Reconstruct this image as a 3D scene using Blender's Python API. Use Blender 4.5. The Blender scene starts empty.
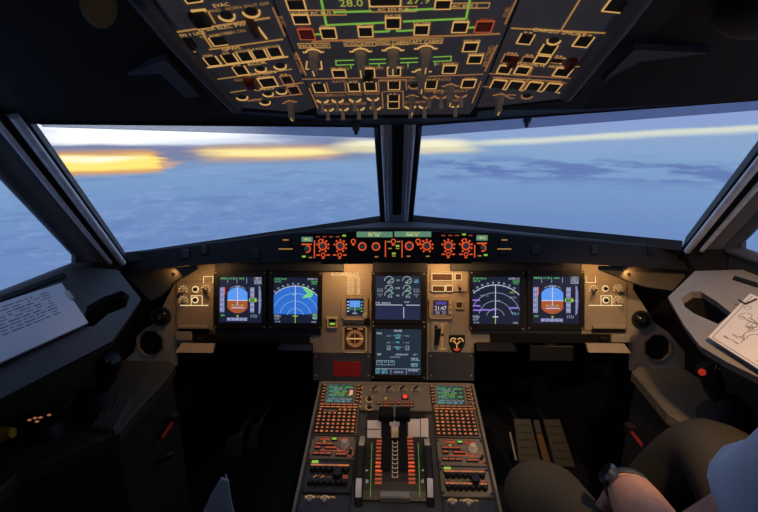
import bpy, math, random
from mathutils import Vector, Matrix
from mathutils.geometry import tessellate_polygon
random.seed(7)
S = bpy.context.scene
COL = S.collection
PI = math.pi
R = math.radians

# ------------------------------------------------------------------ camera
F = 430.0
CAM = Vector((-0.012, 0.0, 1.40))
PITCH, YAW, ROLL = R(15.5), R(2.0), R(0.25)
cam_rot = (Matrix.Rotation(YAW, 3, 'Z') @ Matrix.Rotation(PI/2 - PITCH, 3, 'X') @ Matrix.Rotation(-ROLL, 3, 'Z'))
cd = bpy.data.cameras.new('camera'); cam = bpy.data.objects.new('camera', cd); COL.objects.link(cam)
cd.sensor_fit = 'HORIZONTAL'; cd.sensor_width = 36; cd.lens = F/758*36; cd.clip_start = 0.02; cd.clip_end = 5000
cam.matrix_world = Matrix.Translation(CAM) @ cam_rot.to_4x4()
S.camera = cam

def ray(px, py):
    return cam_rot @ Vector(((px-379)/F, (256-py)/F, -1.0))
def at_depth(px, py, d): return CAM + ray(px, py)*d
def at_y(px, py, Y): r = ray(px, py); return CAM + r*((Y-CAM.y)/r.y)
def at_x(px, py, X): r = ray(px, py); return CAM + r*((X-CAM.x)/r.x)
def at_z(px, py, Z): r = ray(px, py); return CAM + r*((Z-CAM.z)/r.z)

class Frame:                       # a real plane in the cockpit: origin, right, up, towards the viewer
    def __init__(s, O, u, v):
        s.O = Vector(O); s.u = Vector(u).normalized(); s.n = s.u.cross(Vector(v)).normalized(); s.v = s.n.cross(s.u)
    @property
    def M(s):
        m = Matrix.Identity(4)
        for i, c in enumerate((s.u, s.v, s.n)):
            for k in range(3): m[k][i] = c[k]
        for k in range(3): m[k][3] = s.O[k]
        return m
    def hit(s, px, py, h=0):
        r = ray(px, py); o = s.O + s.n*h
        return CAM + r*((o-CAM).dot(s.n)/r.dot(s.n))
    def loc(s, px, py, h=0):
        d = s.hit(px, py, h) - s.O
        return (d.dot(s.u), d.dot(s.v))
    def rect(s, px, py, w, h, up=0):     # centre and half sizes, in metres, of a pixel rectangle
        a, b = s.loc(px, py, up)
        a0, _ = s.loc(px-w/2, py, up); a1, _ = s.loc(px+w/2, py, up)
        _, b0 = s.loc(px, py+h/2, up); _, b1 = s.loc(px, py-h/2, up)
        return a, b, abs(a1-a0)/2, abs(b1-b0)/2
    def sub(s, px, py, h=0):
        return Frame(s.hit(px, py, h), s.u, s.v)
    def off(s, h): return Frame(s.O + s.n*h, s.u, s.v)
    def world(s, a, b, h=0): return s.O + s.u*a + s.v*b + s.n*h

# ------------------------------------------------------------------ materials
MATS = {}
def mat(name, col, rough=0.55, metal=0.0, var=0.12, scale=40.0, bump=0.0, spec=0.4):
    if name in MATS: return MATS[name]
    m = bpy.data.materials.new(name); m.use_nodes = True; MATS[name] = m
    nt = m.node_tree; b = nt.nodes['Principled BSDF']
    b.inputs['Roughness'].default_value = rough; b.inputs['Metallic'].default_value = metal
    b.inputs['Specular IOR Level'].default_value = spec
    tc = nt.nodes.new('ShaderNodeTexCoord'); n = nt.nodes.new('ShaderNodeTexNoise'); n.inputs['Scale'].default_value = scale
    n.inputs['Detail'].default_value = 3
    nt.links.new(tc.outputs['Object'], n.inputs['Vector'])
    cr = nt.nodes.new('ShaderNodeValToRGB')
    cr.color_ramp.elements[0].position = 0.3; cr.color_ramp.elements[1].position = 0.7
    cr.color_ramp.elements[0].color = (*[c*(1-var) for c in col], 1); cr.color_ramp.elements[1].color = (*[min(1, c*(1+var)) for c in col], 1)
    nt.links.new(n.outputs['Fac'], cr.inputs['Fac']); nt.links.new(cr.outputs['Color'], b.inputs['Base Color'])
    if bump:
        bp = nt.nodes.new('ShaderNodeBump'); bp.inputs['Strength'].default_value = bump; bp.inputs['Distance'].default_value = 0.004
        nt.links.new(n.outputs['Fac'], bp.inputs['Height']); nt.links.new(bp.outputs['Normal'], b.inputs['Normal'])
    return m
def emi(name, col, st=1.0):
    if name in MATS: return MATS[name]
    m = bpy.data.materials.new(name); m.use_nodes = True; MATS[name] = m
    b = m.node_tree.nodes['Principled BSDF']
    b.inputs['Base Color'].default_value = (*[c*0.05 for c in col], 1); b.inputs['Roughness'].default_value = 0.4
    b.inputs['Emission Color'].default_value = (*col, 1); b.inputs['Emission Strength'].default_value = st
    return m
def lin(r, g, b):
    f = lambda c: (c/255/12.92 if c <= 10 else ((c/255+0.055)/1.055)**2.4)
    return (f(r), f(g), f(b))

panel_beige = mat('panel_beige', (0.37, 0.315, 0.24), 0.5, var=0.06, scale=60)
panel_slate = mat('panel_slate', (0.050, 0.055, 0.065), 0.55, var=0.1)
panel_dark = mat('panel_dark', (0.030, 0.034, 0.046), 0.5, var=0.1)
overhead_paint = mat('overhead_paint', (0.24, 0.25, 0.29), 0.55, var=0.08)
pedestal_paint = mat('pedestal_paint', (0.18, 0.16, 0.13), 0.5, var=0.08)
black_plastic = mat('black_plastic', (0.012, 0.012, 0.013), 0.42)
black_matte = mat('black_matte', (0.008, 0.008, 0.009), 0.8, spec=0.2)
knob_grey = mat('knob_grey', (0.36, 0.34, 0.31), 0.4)
knob_beige = mat('knob_beige', (0.55, 0.48, 0.38), 0.45)
lever_grey = mat('lever_grey', (0.30, 0.29, 0.27), 0.4)
shell_dark = mat('shell_dark', (0.020, 0.0195, 0.020), 0.7, var=0.2, scale=12, bump=0.15)
shell_grey = mat('shell_grey', (0.085, 0.088, 0.10), 0.6, var=0.12, scale=15, bump=0.1)
pillar_grey = mat('pillar_grey', (0.22, 0.225, 0.24), 0.5, var=0.1, scale=15)
post_grey = mat('post_grey', (0.42, 0.43, 0.46), 0.5, var=0.06, scale=15)
button_face = mat('button_face', (0.05, 0.046, 0.042), 0.5)
ledge_grey = mat('ledge_grey', (0.22, 0.195, 0.16), 0.55, var=0.08, scale=25)
console_olive = mat('console_olive', (0.13, 0.11, 0.075), 0.6, var=0.1, scale=25)
glare_black = mat('glare_black', (0.018, 0.018, 0.020), 0.75, var=0.25, scale=120, bump=0.3)
rubber = mat('rubber', (0.010, 0.010, 0.011), 0.65)
seal_metal = mat('seal_metal', (0.85, 0.86, 0.88), 0.4, 0.0)
pale_plate = mat('pale_plate', (0.86, 0.78, 0.66), 0.5, var=0.06)
guard_red = mat('guard_red', (0.13, 0.014, 0.010), 0.4)
guard_black = mat('guard_black', (0.01, 0.01, 0.01), 0.5)
placard_red = mat('placard_red', (0.32, 0.012, 0.018), 0.55, var=0.1)
white_plastic = mat('white_plastic', (0.85, 0.82, 0.86), 0.45)
chrome = mat('chrome', (0.75, 0.72, 0.7), 0.15, 1.0, var=0.03)
paper_mat = mat('paper', (0.52, 0.53, 0.58), 0.8, var=0.03, scale=30)
ink = mat('ink', (0.14, 0.13, 0.16), 0.8)
skin_mat = mat('skin', (0.62, 0.32, 0.21), 0.5, var=0.10, scale=60, bump=0.12)
shirt_mat = mat('shirt', (0.74, 0.85, 0.98), 0.75, var=0.03, scale=300)
trouser_mat = mat('trousers', (0.048, 0.040, 0.024), 0.8, var=0.12, scale=400)
navy_mat = mat('navy_trousers', (0.020, 0.026, 0.045), 0.8, var=0.25, scale=60)
hair_mat = mat('hair', (0.03, 0.02, 0.014), 0.6)
seat_mat = mat('seat_cover', (0.03, 0.035, 0.045), 0.85, var=0.2, scale=80)
strap_red = mat('red_strap', (0.45, 0.03, 0.03), 0.6)
yellow_mat = mat('yellow_plastic', (0.55, 0.33, 0.03), 0.5)
floor_mat = mat('floor_carpet', (0.008, 0.008, 0.009), 0.9, var=0.3, scale=200, bump=0.4)
bulkhead_mat = mat('bulkhead_paint', (0.03, 0.03, 0.033), 0.7)
flood_metal = mat('lamp_metal', (0.35, 0.33, 0.30), 0.35, 0.4)

AMBER = emi('amber_backlight', lin(240, 184, 106), 0.70)
AMBER_DIM = emi('amber_backlight_dim', lin(214, 158, 88), 0.52)
RUST = emi('rust_backlight', lin(214, 146, 92), 0.42)
ORANGE = emi('orange_backlight', lin(255, 98, 48), 0.75)
ORANGE_DIM = emi('orange_backlight_dim', lin(235, 105, 60), 0.42)
KEYRUST = emi('key_backlight_dim', lin(228, 122, 72), 0.55)
KEYLIT = emi('key_backlight', lin(240, 135, 80), 0.55)
FLOW_GREEN = emi('flow_line_green', lin(150, 215, 84), 0.55)
DIGIT_YELLOW = emi('digit_yellow', lin(206, 206, 84), 0.55)
LED_GREEN = emi('indicator_green', lin(180, 240, 80), 0.55)
CREAM = emi('cream_backlight', lin(255, 222, 160), 0.95)
LED_RED = emi('indicator_red', lin(255, 70, 45), 0.9)
LCD_GREEN = emi('lcd_green', lin(104, 150, 122), 0.75)
LCD_GLYPH = emi('lcd_glyph', lin(246, 236, 150), 0.95)
SCALE_GREEN = emi('scale_green', lin(150, 220, 80), 0.24)
SC_BG = emi('screen_background', lin(24, 30, 50), 1.0)
SC_ECAM = emi('screen_slate', lin(35, 42, 58), 1.0)
SC_ECAM2 = emi('screen_slate_low', lin(33, 46, 60), 1.0)
SC_SKY = emi('screen_sky_blue', lin(88, 150, 240), 1.0)
SC_BROWN = emi('screen_ground_brown', lin(165, 82, 48), 1.0)
SC_TAPE = emi('screen_tape', lin(122, 124, 172), 1.0)
SC_WHITE = emi('screen_white', lin(196, 206, 226), 1.0)
SC_WHITE2 = emi('screen_soft_white', lin(150, 162, 178), 1.0)
SC_GREEN = emi('screen_green', lin(110, 205, 120), 1.0)
SC_YG = emi('screen_yellow_green', lin(160, 200, 60), 0.9)
SC_BLUE = emi('screen_map_blue', lin(50, 108, 205), 1.0)
SC_CYAN = emi('screen_cyan', lin(120, 200, 225), 1.0)
SC_RED = emi('screen_red', lin(225, 60, 60), 1.0)
SC_VIOLET = emi('screen_violet', lin(142, 112, 215), 1.0)
SC_NAVY = emi('screen_navy', lin(35, 42, 72), 1.0)
SC_TEAL = emi('screen_teal', lin(76, 135, 128), 0.8)

# ------------------------------------------------------------------ mesh builder
TEXT = {}
def text2d(s):
    if s not in TEXT:
        c = bpy.data.curves.new('t', 'FONT'); c.body = s; c.size = 1; c.resolution_u = 2
        o = bpy.data.objects.new('t', c); me = o.to_mesh()
        v = [(p.co.x, p.co.y) for p in me.vertices]; f = [tuple(p.vertices) for p in me.polygons]
        o.to_mesh_clear(); bpy.data.objects.remove(o); bpy.data.curves.remove(c)
        xs = [p[0] for p in v] or [0]
        mid = (min(xs)+max(xs))/2
        TEXT[s] = ([((x-mid)/0.69, y/0.69-0.5) for x, y in v], f, (max(xs)-min(xs))/0.69)
    return TEXT[s]

class MB:
    def __init__(s, *mats): s.v = []; s.f = []; s.m = []; s.s = []; s.mats = list(mats)
    def mi(s, m):
        if m is None: return 0
        if m not in s.mats: s.mats.append(m)
        return s.mats.index(m)
    def add(s, vs, fs, m=None, smooth=False):
        k = len(s.v); s.v += [tuple(p) for p in vs]; i = s.mi(m)
        for f in fs: s.f.append([k+j for j in f]); s.m.append(i); s.s.append(smooth)
    def box(s, x0, x1, y0, y1, z0, z1, m=None, c=0.0):
        if x0 > x1: x0, x1 = x1, x0
        if y0 > y1: y0, y1 = y1, y0
        P = [(x0, y0), (x1, y0), (x1, y1), (x0, y1)]
        s.prism(P, z0, z1, m, c)
    def prism(s, P, z0, z1, m=None, c=0.0):
        n = len(P)
        a = sum(P[i][0]*P[(i+1) % n][1]-P[(i+1) % n][0]*P[i][1] for i in range(n))
        if a < 0: P = P[::-1]
        rings = [[(x, y, z0) for x, y in P]]
        if c:
            rings.append([(x, y, z1-c) for x, y in P]); rings.append([(x, y, z1) for x, y in inset(P, c)])
        else: rings.append([(x, y, z1) for x, y in P])
        s.rings(rings, m, True, True)
    def rings(s, rings, m=None, cap0=True, cap1=True, smooth=False, closed=True):
        n = len(rings[0]); vs = [p for r in rings for p in r]; fs = []
        for k in range(len(rings)-1):
            for i in range(n if closed else n-1):
                j = (i+1) % n
                fs.append((k*n+i, k*n+j, (k+1)*n+j, (k+1)*n+i))
        s.add(vs, fs, m, smooth)
        if cap0: s.add(rings[0], [list(range(n))[::-1]], m)
        if cap1: s.add(rings[-1], [list(range(n))], m)
    def cyl(s, x, y, z0, z1, r0, r1=None, n=16, m=None, smooth=True, rings=None):
        r1 = r0 if r1 is None else r1
        prof = rings or [(r0, z0), (r1, z1)]
        s.rings([[(x+r*math.cos(2*PI*i/n), y+r*math.sin(2*PI*i/n), z) for i in range(n)] for r, z in prof], m, True, True, smooth)
    def arc(s, x, y, z0, z1, ri, ro, a0=0, a1=360, n=20, m=None):
        full = abs(a1-a0) >= 360; k = n if full else n+1
        A = [R(a0+(a1-a0)*i/n) for i in range(k)]
        rings = [[(x+r*math.cos(a), y+r*math.sin(a), z) for r, z in ((ri, z0), (ro, z0), (ro, z1), (ri, z1))] for a in A]
        if full: rings.append(rings[0])
        s.rings(rings, m, not full, not full)
    def bar(s, p, q, w, z0, z1, m=None):
        d = Vector((q[0]-p[0], q[1]-p[1])); 
        if d.length < 1e-6: return
        n = Vector((-d.y, d.x)).normalized()*w/2
        s.prism([(p[0]-n.x, p[1]-n.y), (q[0]-n.x, q[1]-n.y), (q[0]+n.x, q[1]+n.y), (p[0]+n.x, p[1]+n.y)], z0, z1, m)
    def frame(s, x, y, w, h, t, z0, z1, m=None, sides='lrtb'):
        if 'l' in sides: s.box(x-w, x-w+t, y-h, y+h, z0, z1, m)
        if 'r' in sides: s.box(x+w-t, x+w, y-h, y+h, z0, z1, m)
        if 't' in sides: s.box(x-w+t, x+w-t, y+h-t, y+h, z0, z1, m)
        if 'b' in sides: s.box(x-w+t, x+w-t, y-h, y-h+t, z0, z1, m)
    def text(s, t, x, y, h, z, m=None, rot=0, maxw=None, wide=1.0):
        v, f, w = text2d(t); k = h*wide
        if maxw and w*k > maxw: k = maxw/w
        c, sn = math.cos(rot), math.sin(rot)
        s.add([(x+(px*k)*c-(py*h)*sn, y+(px*k)*sn+(py*h)*c, z) for px, py in v], f, m)
    def tube(s, pts, rad, n=10, m=None, cap=True):
        pts = [Vector(p) for p in pts]; rings = []; up = Vector((0, 0, 1))
        rr = rad if isinstance(rad, (list, tuple)) else [rad]*len(pts)
        prev = None
        for i, p in enumerate(pts):
            d = (pts[min(i+1, len(pts)-1)]-pts[max(i-1, 0)]).normalized()
            if prev is None:
                a = d.cross(up if abs(d.z) < .9 else Vector((1, 0, 0))).normalized()
            else:
                a = (prev - d*prev.dot(d)).normalized()
            prev = a; b = d.cross(a)
            rings.append([p+(a*math.cos(2*PI*k/n)+b*math.sin(2*PI*k/n))*rr[i] for k in range(n)])
        s.rings(rings, m, cap, cap, True)
    def ball(s, c, r, m=None, n=14, sz=(1, 1, 1)):
        k = n//2
        rings = [[(c[0]+r*sz[0]*math.sin(PI*j/k)*math.cos(2*PI*i/n), c[1]+r*sz[1]*math.sin(PI*j/k)*math.sin(2*PI*i/n), c[2]-r*sz[2]*math.cos(PI*j/k)) for i in range(n)] for j in range(1, k)]
        s.rings(rings, m, True, True, True)
    def plate(s, outer, holes, z0, z1, m=None):      # slab with real holes
        loops = [outer]+holes
        tri = tessellate_polygon([[Vector((x, y, 0)) for x, y in L] for L in loops])
        fl = [p for L in loops for p in L]
        s.add([(x, y, z1) for x, y in fl], tri, m); s.add([(x, y, z0) for x, y in fl], tri, m)
        for L in loops:
            n = len(L); s.add([(x, y, z0) for x, y in L]+[(x, y, z1) for x, y in L], [(i, (i+1) % n, n+(i+1) % n, n+i) for i in range(n)], m)
    def quad3(s, P, th, m=None):       # polygon in space with thickness to its back
        P = [Vector(p) for p in P]; n = Vector((0, 0, 0))
        for i in range(len(P)):
            a, b = P[i], P[(i+1) % len(P)]; n += a.cross(b)
        n.normalize()
        s.rings([[p for p in P], [p+n*th for p in P]], m)
    def mesh(s, name):
        me = bpy.data.meshes.new(name); me.from_pydata([tuple(p) for p in s.v], [], s.f)
        for m in s.mats: me.materials.append(m)
        me.polygons.foreach_set('material_index', s.m); me.polygons.foreach_set('use_smooth', s.s)
        import bmesh
        bm = bmesh.new(); bm.from_mesh(me); bmesh.ops.recalc_face_normals(bm, faces=bm.faces); bm.to_mesh(me); bm.free()
        me.update()
        return me
    def build(s, name, parent=None, loc=(0, 0, 0)):
        return link(name, s.mesh(name), parent, loc)

def inset(P, c):
    n = len(P); out = []
    for i in range(n):
        a, b, d = Vector(P[i-1]), Vector(P[i]), Vector(P[(i+1) % n])
        e1, e2 = (b-a).normalized(), (d-b).normalized()
        n1, n2 = Vector((-e1.y, e1.x)), Vector((-e2.y, e2.x))
        k = (n1+n2); l = max(0.3, k.dot(n1)); k = k/l*c
        out.append((b.x+k.x, b.y+k.y))
    return out
def link(name, me, parent=None, loc=(0, 0, 0)):
    o = bpy.data.objects.new(name, me); COL.objects.link(o); o.location = loc
    if parent: o.parent = parent
    return o
def tag(o, label, cat, group=None, kind=None):
    if label: o['label'] = label
    if cat: o['category'] = cat
    if group: o['group'] = group
    if kind: o['kind'] = kind
    return o
def thing(name, label, cat, M=None, group=None):
    o = bpy.data.objects.new(name, None); COL.objects.link(o); o.empty_display_size = 0.05
    if M is not None: o.matrix_world = M
    return tag(o, label, cat, group)
def struct(name, mb):
    o = mb.build(name); o['kind'] = 'structure'; return o
def dup(o, parent, loc):
    c = o.copy(); COL.objects.link(c); c.parent = parent; c.location = loc
    for ch in o.children:
        d = ch.copy(); COL.objects.link(d); d.parent = c
    return c
CACHE = {}
def shared(key, make):
    if key not in CACHE: CACHE[key] = make()
    return CACHE[key]
# ------------------------------------------------------------------ sky
def build_sky():
    w = bpy.data.worlds.new('sky'); S.world = w; w.use_nodes = True
    nt = w.node_tree; N = nt.nodes; L = nt.links
    for n in list(N): N.remove(n)
    out = N.new('ShaderNodeOutputWorld'); bg = N.new('ShaderNodeBackground'); L.new(bg.outputs[0], out.inputs[0])
    def put(sock, v):
        if hasattr(v, 'is_output') or isinstance(v, bpy.types.NodeSocket): L.new(v, sock)
        else: sock.default_value = v
    def M(op, *a):
        n = N.new('ShaderNodeMath'); n.operation = op
        for i, v in enumerate(a): put(n.inputs[i], v)
        return n.outputs[0]
    def SS(v, a, b):
        n = N.new('ShaderNodeMapRange'); n.interpolation_type = 'SMOOTHSTEP'
        put(n.inputs['Value'], v); n.inputs['From Min'].default_value = a; n.inputs['From Max'].default_value = b
        return n.outputs[0]
    def comb(x, y, z):
        n = N.new('ShaderNodeCombineXYZ'); put(n.inputs[0], x); put(n.inputs[1], y); put(n.inputs[2], z); return n.outputs[0]
    def noise(vec, sc, det=4, rough=0.55):
        n = N.new('ShaderNodeTexNoise'); L.new(vec, n.inputs['Vector']); n.inputs['Scale'].default_value = sc
        n.inputs['Detail'].default_value = det; n.inputs['Roughness'].default_value = rough; return n.outputs['Fac']
    def mix(f, a, b):
        n = N.new('ShaderNodeMix'); n.data_type = 'RGBA'; put(n.inputs['Factor'], f)
        for s, v in ((n.inputs['A'], a), (n.inputs['B'], b)):
            if isinstance(v, tuple): s.default_value = (*v, 1)
            else: L.new(v, s)
        return n.outputs['Result']
    tc = N.new('ShaderNodeTexCoord'); sx = N.new('ShaderNodeSeparateXYZ'); L.new(tc.outputs['Generated'], sx.inputs[0])
    X, Y, Z = sx.outputs
    az = M('ARCTAN2', X, Y)
    el = M('ARCTAN2', Z, M('SQRT', M('ADD', M('MULTIPLY', X, X), M('MULTIPLY', Y, Y))))
    v1 = comb(M('MULTIPLY', az, 2.2), M('MULTIPLY', el, 26.0), 0.0)
    n1 = noise(v1, 2.0, 5)
    v2 = comb(M('MULTIPLY', az, 3.0), M('MULTIPLY', el, 20.0), 4.7)
    n2 = noise(v2, 3.0, 6, 0.6)
    n3 = noise(comb(M('MULTIPLY', az, 10.0), M('MULTIPLY', el, 34.0), 9.0), 2.5, 5, 0.65)
    azw = M('ADD', az, M('MULTIPLY', M('SUBTRACT', n2, 0.5), 0.12))
    elw = M('ADD', el, M('MULTIPLY', M('SUBTRACT', n1, 0.5), 0.018))
    def band(v, a, b, s0, s1): return M('MULTIPLY', SS(v, a-s0, a+s0), M('SUBTRACT', 1.0, SS(v, b-s1, b+s1)))
    def AE(px, py):
        r = ray(px, py); return math.atan2(r.x, r.y), math.atan2(r.z, math.hypot(r.x, r.y))
    # base: haze below the horizon, clear dusk sky above it
    cr = N.new('ShaderNodeValToRGB'); e = cr.color_ramp.elements
    put(cr.inputs['Fac'], SS_lin(M, el))
    stops = [(-0.60, (112, 138, 186)), (-0.25, (112, 142, 194)), (-0.17, (116, 148, 200)), (-0.10, (126, 160, 206)), (-0.045, (136, 170, 210)), (-0.01, (146, 172, 212)), (0.03, (146, 166, 216)), (0.10, (146, 168, 226)), (0.35, (165, 192, 244)), (0.60, (165, 192, 244))]
    while len(e) < len(stops): e.new(0.5)
    for k, (p, c) in enumerate(stops):
        e[k].position = (p+0.6)/1.2; e[k].color = (*lin(*c), 1)
    col = cr.outputs['Color']
    # thin cloud tops low down on the left, dark patches on the right
    lowband = band(el, -0.24, -0.055, 0.05, 0.02)
    col = mix(M('MULTIPLY', M('MULTIPLY', lowband, SS(n3, 0.50, 0.66)), M('MULTIPLY', 0.42, M('SUBTRACT', 1.0, SS(az, 0.0, 0.3)))), col, lin(150, 172, 222))
    col = mix(M('MULTIPLY', M('MULTIPLY', lowband, SS(n2, 0.50, 0.64)), M('MULTIPLY', 0.24, M('SUBTRACT', 1.0, SS(az, 0.0, 0.3)))), col, lin(86, 106, 170))
    rb = M('MULTIPLY', band(elw, -0.092, -0.045, 0.018, 0.014), SS(az, 0.02, 0.14))
    col = mix(M('MULTIPLY', rb, M('MULTIPLY', SS(n2, 0.42, 0.58), 0.72)), col, lin(92, 112, 178))
    # grey violet cloud bank along the left horizon
    lb = M('MULTIPLY', band(elw, -0.052, 0.0, 0.012, 0.010), M('SUBTRACT', 1.0, SS(az, -0.12, 0.05)))
    col = mix(M('MULTIPLY', lb, 0.85), col, lin(124, 130, 166))
    def feature(col, p0, p1, c, s0, s1, sa, fac=1.0, nz=None):
        a0, _ = AE(p0[0], (p0[1]+p1[1])/2); a1, _ = AE(p1[0], (p0[1]+p1[1])/2)
        xm = (p0[0]+p1[0])/2
        _, et = AE(xm, p0[1]); _, eb = AE(xm, p1[1])
        m = M('MULTIPLY', band(elw if nz is None else el, eb, et, s0, s1), band(azw, a0, a1, sa, sa))
        return mix(M('MULTIPLY', m, fac), col, c)
    hot = lambda r, g, b, k: tuple(v*k for v in lin(r, g, b))
    col = feature(col, (20, 100), (250, 144), hot(250, 252, 255, 1.25), 0.005, 0.02, 0.10)
    col = feature(col, (160, 139), (285, 145), hot(225, 235, 250, 1.0), 0.006, 0.006, 0.10, 0.7)
    col = feature(col, (10, 152), (164, 175), hot(236, 170, 90, 1.0), 0.007, 0.008, 0.015, 0.9)
    col = feature(col, (10, 156), (160, 170), hot(255, 226, 120, 1.2), 0.004, 0.005, 0.012)
    col = feature(col, (60, 156), (130, 161), hot(255, 250, 225, 1.2), 0.004, 0.004, 0.06, 0.9)
    col = feature(col, (163, 162), (176, 168), hot(236, 180, 130, 1.0), 0.004, 0.004, 0.02, 0.8)
    col = feature(col, (200, 146), (338, 160), hot(240, 190, 130, 1.0), 0.008, 0.008, 0.04, 0.75)
    col = feature(col, (212, 149), (332, 156), hot(255, 236, 160, 1.15), 0.005, 0.005, 0.05)
    col = feature(col, (340, 142), (470, 153), hot(240, 226, 180, 1.05), 0.006, 0.006, 0.05, 0.85)
    col = feature(col, (346, 139), (462, 147), hot(255, 248, 214, 1.05), 0.004, 0.005, 0.05, 0.9)
    # the pale streak that climbs along the right horizon
    a0, e0 = AE(480, 142); a1, e1 = AE(758, 127)
    mid = M('ADD', e0-0.002, M('MULTIPLY', M('SUBTRACT', az, a0), (e1-e0)/(a1-a0)))
    d = M('SUBTRACT', M('ADD', el, M('MULTIPLY', M('SUBTRACT', n1, 0.5), 0.010)), mid)
    st = M('MULTIPLY', M('MULTIPLY', SS(d, -0.012, 0.0), M('SUBTRACT', 1.0, SS(d, 0.002, 0.009))), SS(az, 0.10, 0.24))
    col = mix(M('MULTIPLY', st, 0.85), col, lin(232, 236, 216))
    L.new(col, bg.inputs['Color']); bg.inputs['Strength'].default_value = 1.0
def SS_lin(M, el): return M('DIVIDE', M('ADD', el, 0.6), 1.2)
build_sky()
S.view_settings.view_transform = 'Standard'; S.view_settings.look = 'None'
S.view_settings.exposure = 0.0; S.view_settings.gamma = 1.0; S.view_settings.use_curve_mapping = False

# ------------------------------------------------------------------ the planes everything is fixed to
cP, sP = math.cos(PITCH), math.sin(PITCH)
MP = Frame(at_depth(398, 320, 1.51), (1, 0, 0), (0, sP, cP))
GS = Frame(at_depth(395, 246, 1.32), (1, 0, 0), (0, sP, cP))
sl = R(11.8)
PED = Frame(at_depth(396, 383, 1.45), (1, 0, 0), (0, math.cos(sl), math.sin(sl)))
so = R(22.9)
OHC = Frame(at_depth(396, 112, 0.92), (1, 0, 0), (0, -math.cos(so), math.sin(so)))
def side_plane(px, py, roll):
    p = OHC.hit(px, py); u = Vector((math.cos(roll), 0, math.sin(roll)))
    v = OHC.v - u*OHC.v.dot(u)
    return Frame(p, u, v)
OHL = side_plane(312, 100, R(6)); OHR = side_plane(478, 100, R(-6))
# ------------------------------------------------------------------ the setting: shell of the flight deck
def P3(*a): return Vector(a)
W = {}          # corner points; the right side mirrors the left
WB, WT = P3(.055, 1.75, 1.06), P3(.058, 1.40, 1.432)
SB, ST = P3(.832, 1.25, 1.052), P3(.718, .85, 1.446)
VF, VT, VR, VQ = P3(.875, 1.13, 1.088), P3(.772, .71, 1.515), P3(.81, .05, 1.52), P3(.95, .05, 1.06)
def mx(p, s): return Vector((p.x*s, p.y, p.z+s*abs(p.x)*.027))
def lerp(a, b, t): return a+(b-a)*t
glass = bpy.data.materials.new('window_glass'); glass.use_nodes = True
_n = glass.node_tree.nodes; _l = glass.node_tree.links
for n in list(_n): _n.remove(n)
_o = _n.new('ShaderNodeOutputMaterial'); _m = _n.new('ShaderNodeMixShader'); _t = _n.new('ShaderNodeBsdfTransparent'); _g = _n.new('ShaderNodeBsdfGlossy')
_g.inputs['Roughness'].default_value = 0.02; _t.inputs[0].default_value = (0.97, 0.98, 0.985, 1); _m.inputs[0].default_value = 0.02
_l.new(_t.outputs[0], _m.inputs[1]); _l.new(_g.outputs[0], _m.inputs[2]); _l.new(_m.outputs[0], _o.inputs[0])
tint = bpy.data.materials.new('smoked_visor'); tint.use_nodes = True
_n = tint.node_tree.nodes; _l = tint.node_tree.links
for n in list(_n): _n.remove(n)
_o = _n.new('ShaderNodeOutputMaterial'); _m = _n.new('ShaderNodeMixShader'); _t = _n.new('ShaderNodeBsdfTransparent'); _g = _n.new('ShaderNodeBsdfDiffuse')
_t.inputs[0].default_value = (0.66, 0.70, 0.80, 1); _g.inputs[0].default_value = (0.30, 0.33, 0.40, 1); _m.inputs[0].default_value = 0.25
_l.new(_t.outputs[0], _m.inputs[1]); _l.new(_g.outputs[0], _m.inputs[2]); _l.new(_m.outputs[0], _o.inputs[0])

b = MB(floor_mat); b.box(-1.02, 1.02, -1.0, 2.1, -0.04, 0.0); struct('floor', b)
b = MB(bulkhead_mat); b.box(-1.02, 1.02, -1.04, -1.0, 0.0, 2.4); struct('wall_back', b)
b = MB(black_matte); b.box(-.42, .42, 2.06, 2.10, 0.0, .84); struct('wall_front', b)  # footwell shade put into a blacker wall colour

# ceiling: the overhead bay, the header over the windshield and the sloping sides
b = MB(shell_dark)
cf = OHC.world(0, -0.035, -0.02)      # front edge line of the overhead bay
def oh(x, k, h=-0.02): p = OHC.world(0, k, h); return P3(x, p.y, p.z)
hw = .40
b.quad3([oh(-hw, -.035), oh(-hw, 2.0), oh(hw, 2.0), oh(hw, -.035)], .02)
for s in (-1, 1):
    e0, e1, e2 = oh(s*hw, -.035), oh(s*hw, .75), oh(s*hw, 2.0)
    P = [oh(0, -.035), e0, mx(WT, s), P3(0, WT.y, WT.z)]
    tri = [(oh(0, -.035), e0, mx(WT, s), P3(0, WT.y+.01, WT.z)), (e0, mx(ST, s), mx(WT, s)), (e0, e1, mx(VT, s), mx(ST, s)), (e1, mx(VR, s), mx(VT, s)), (e1, e2, P3(s*.9, -1.0, 1.95), mx(VR, s))]
    for t in tri:
        t = [Vector(q) for q in t]
        n = (t[1]-t[0]).cross(t[2]-t[0]).normalized()
        if n.z < 0: n = -n
        b.rings([t, [q+n*.025 for q in t]])
struct('ceiling', b)

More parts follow.
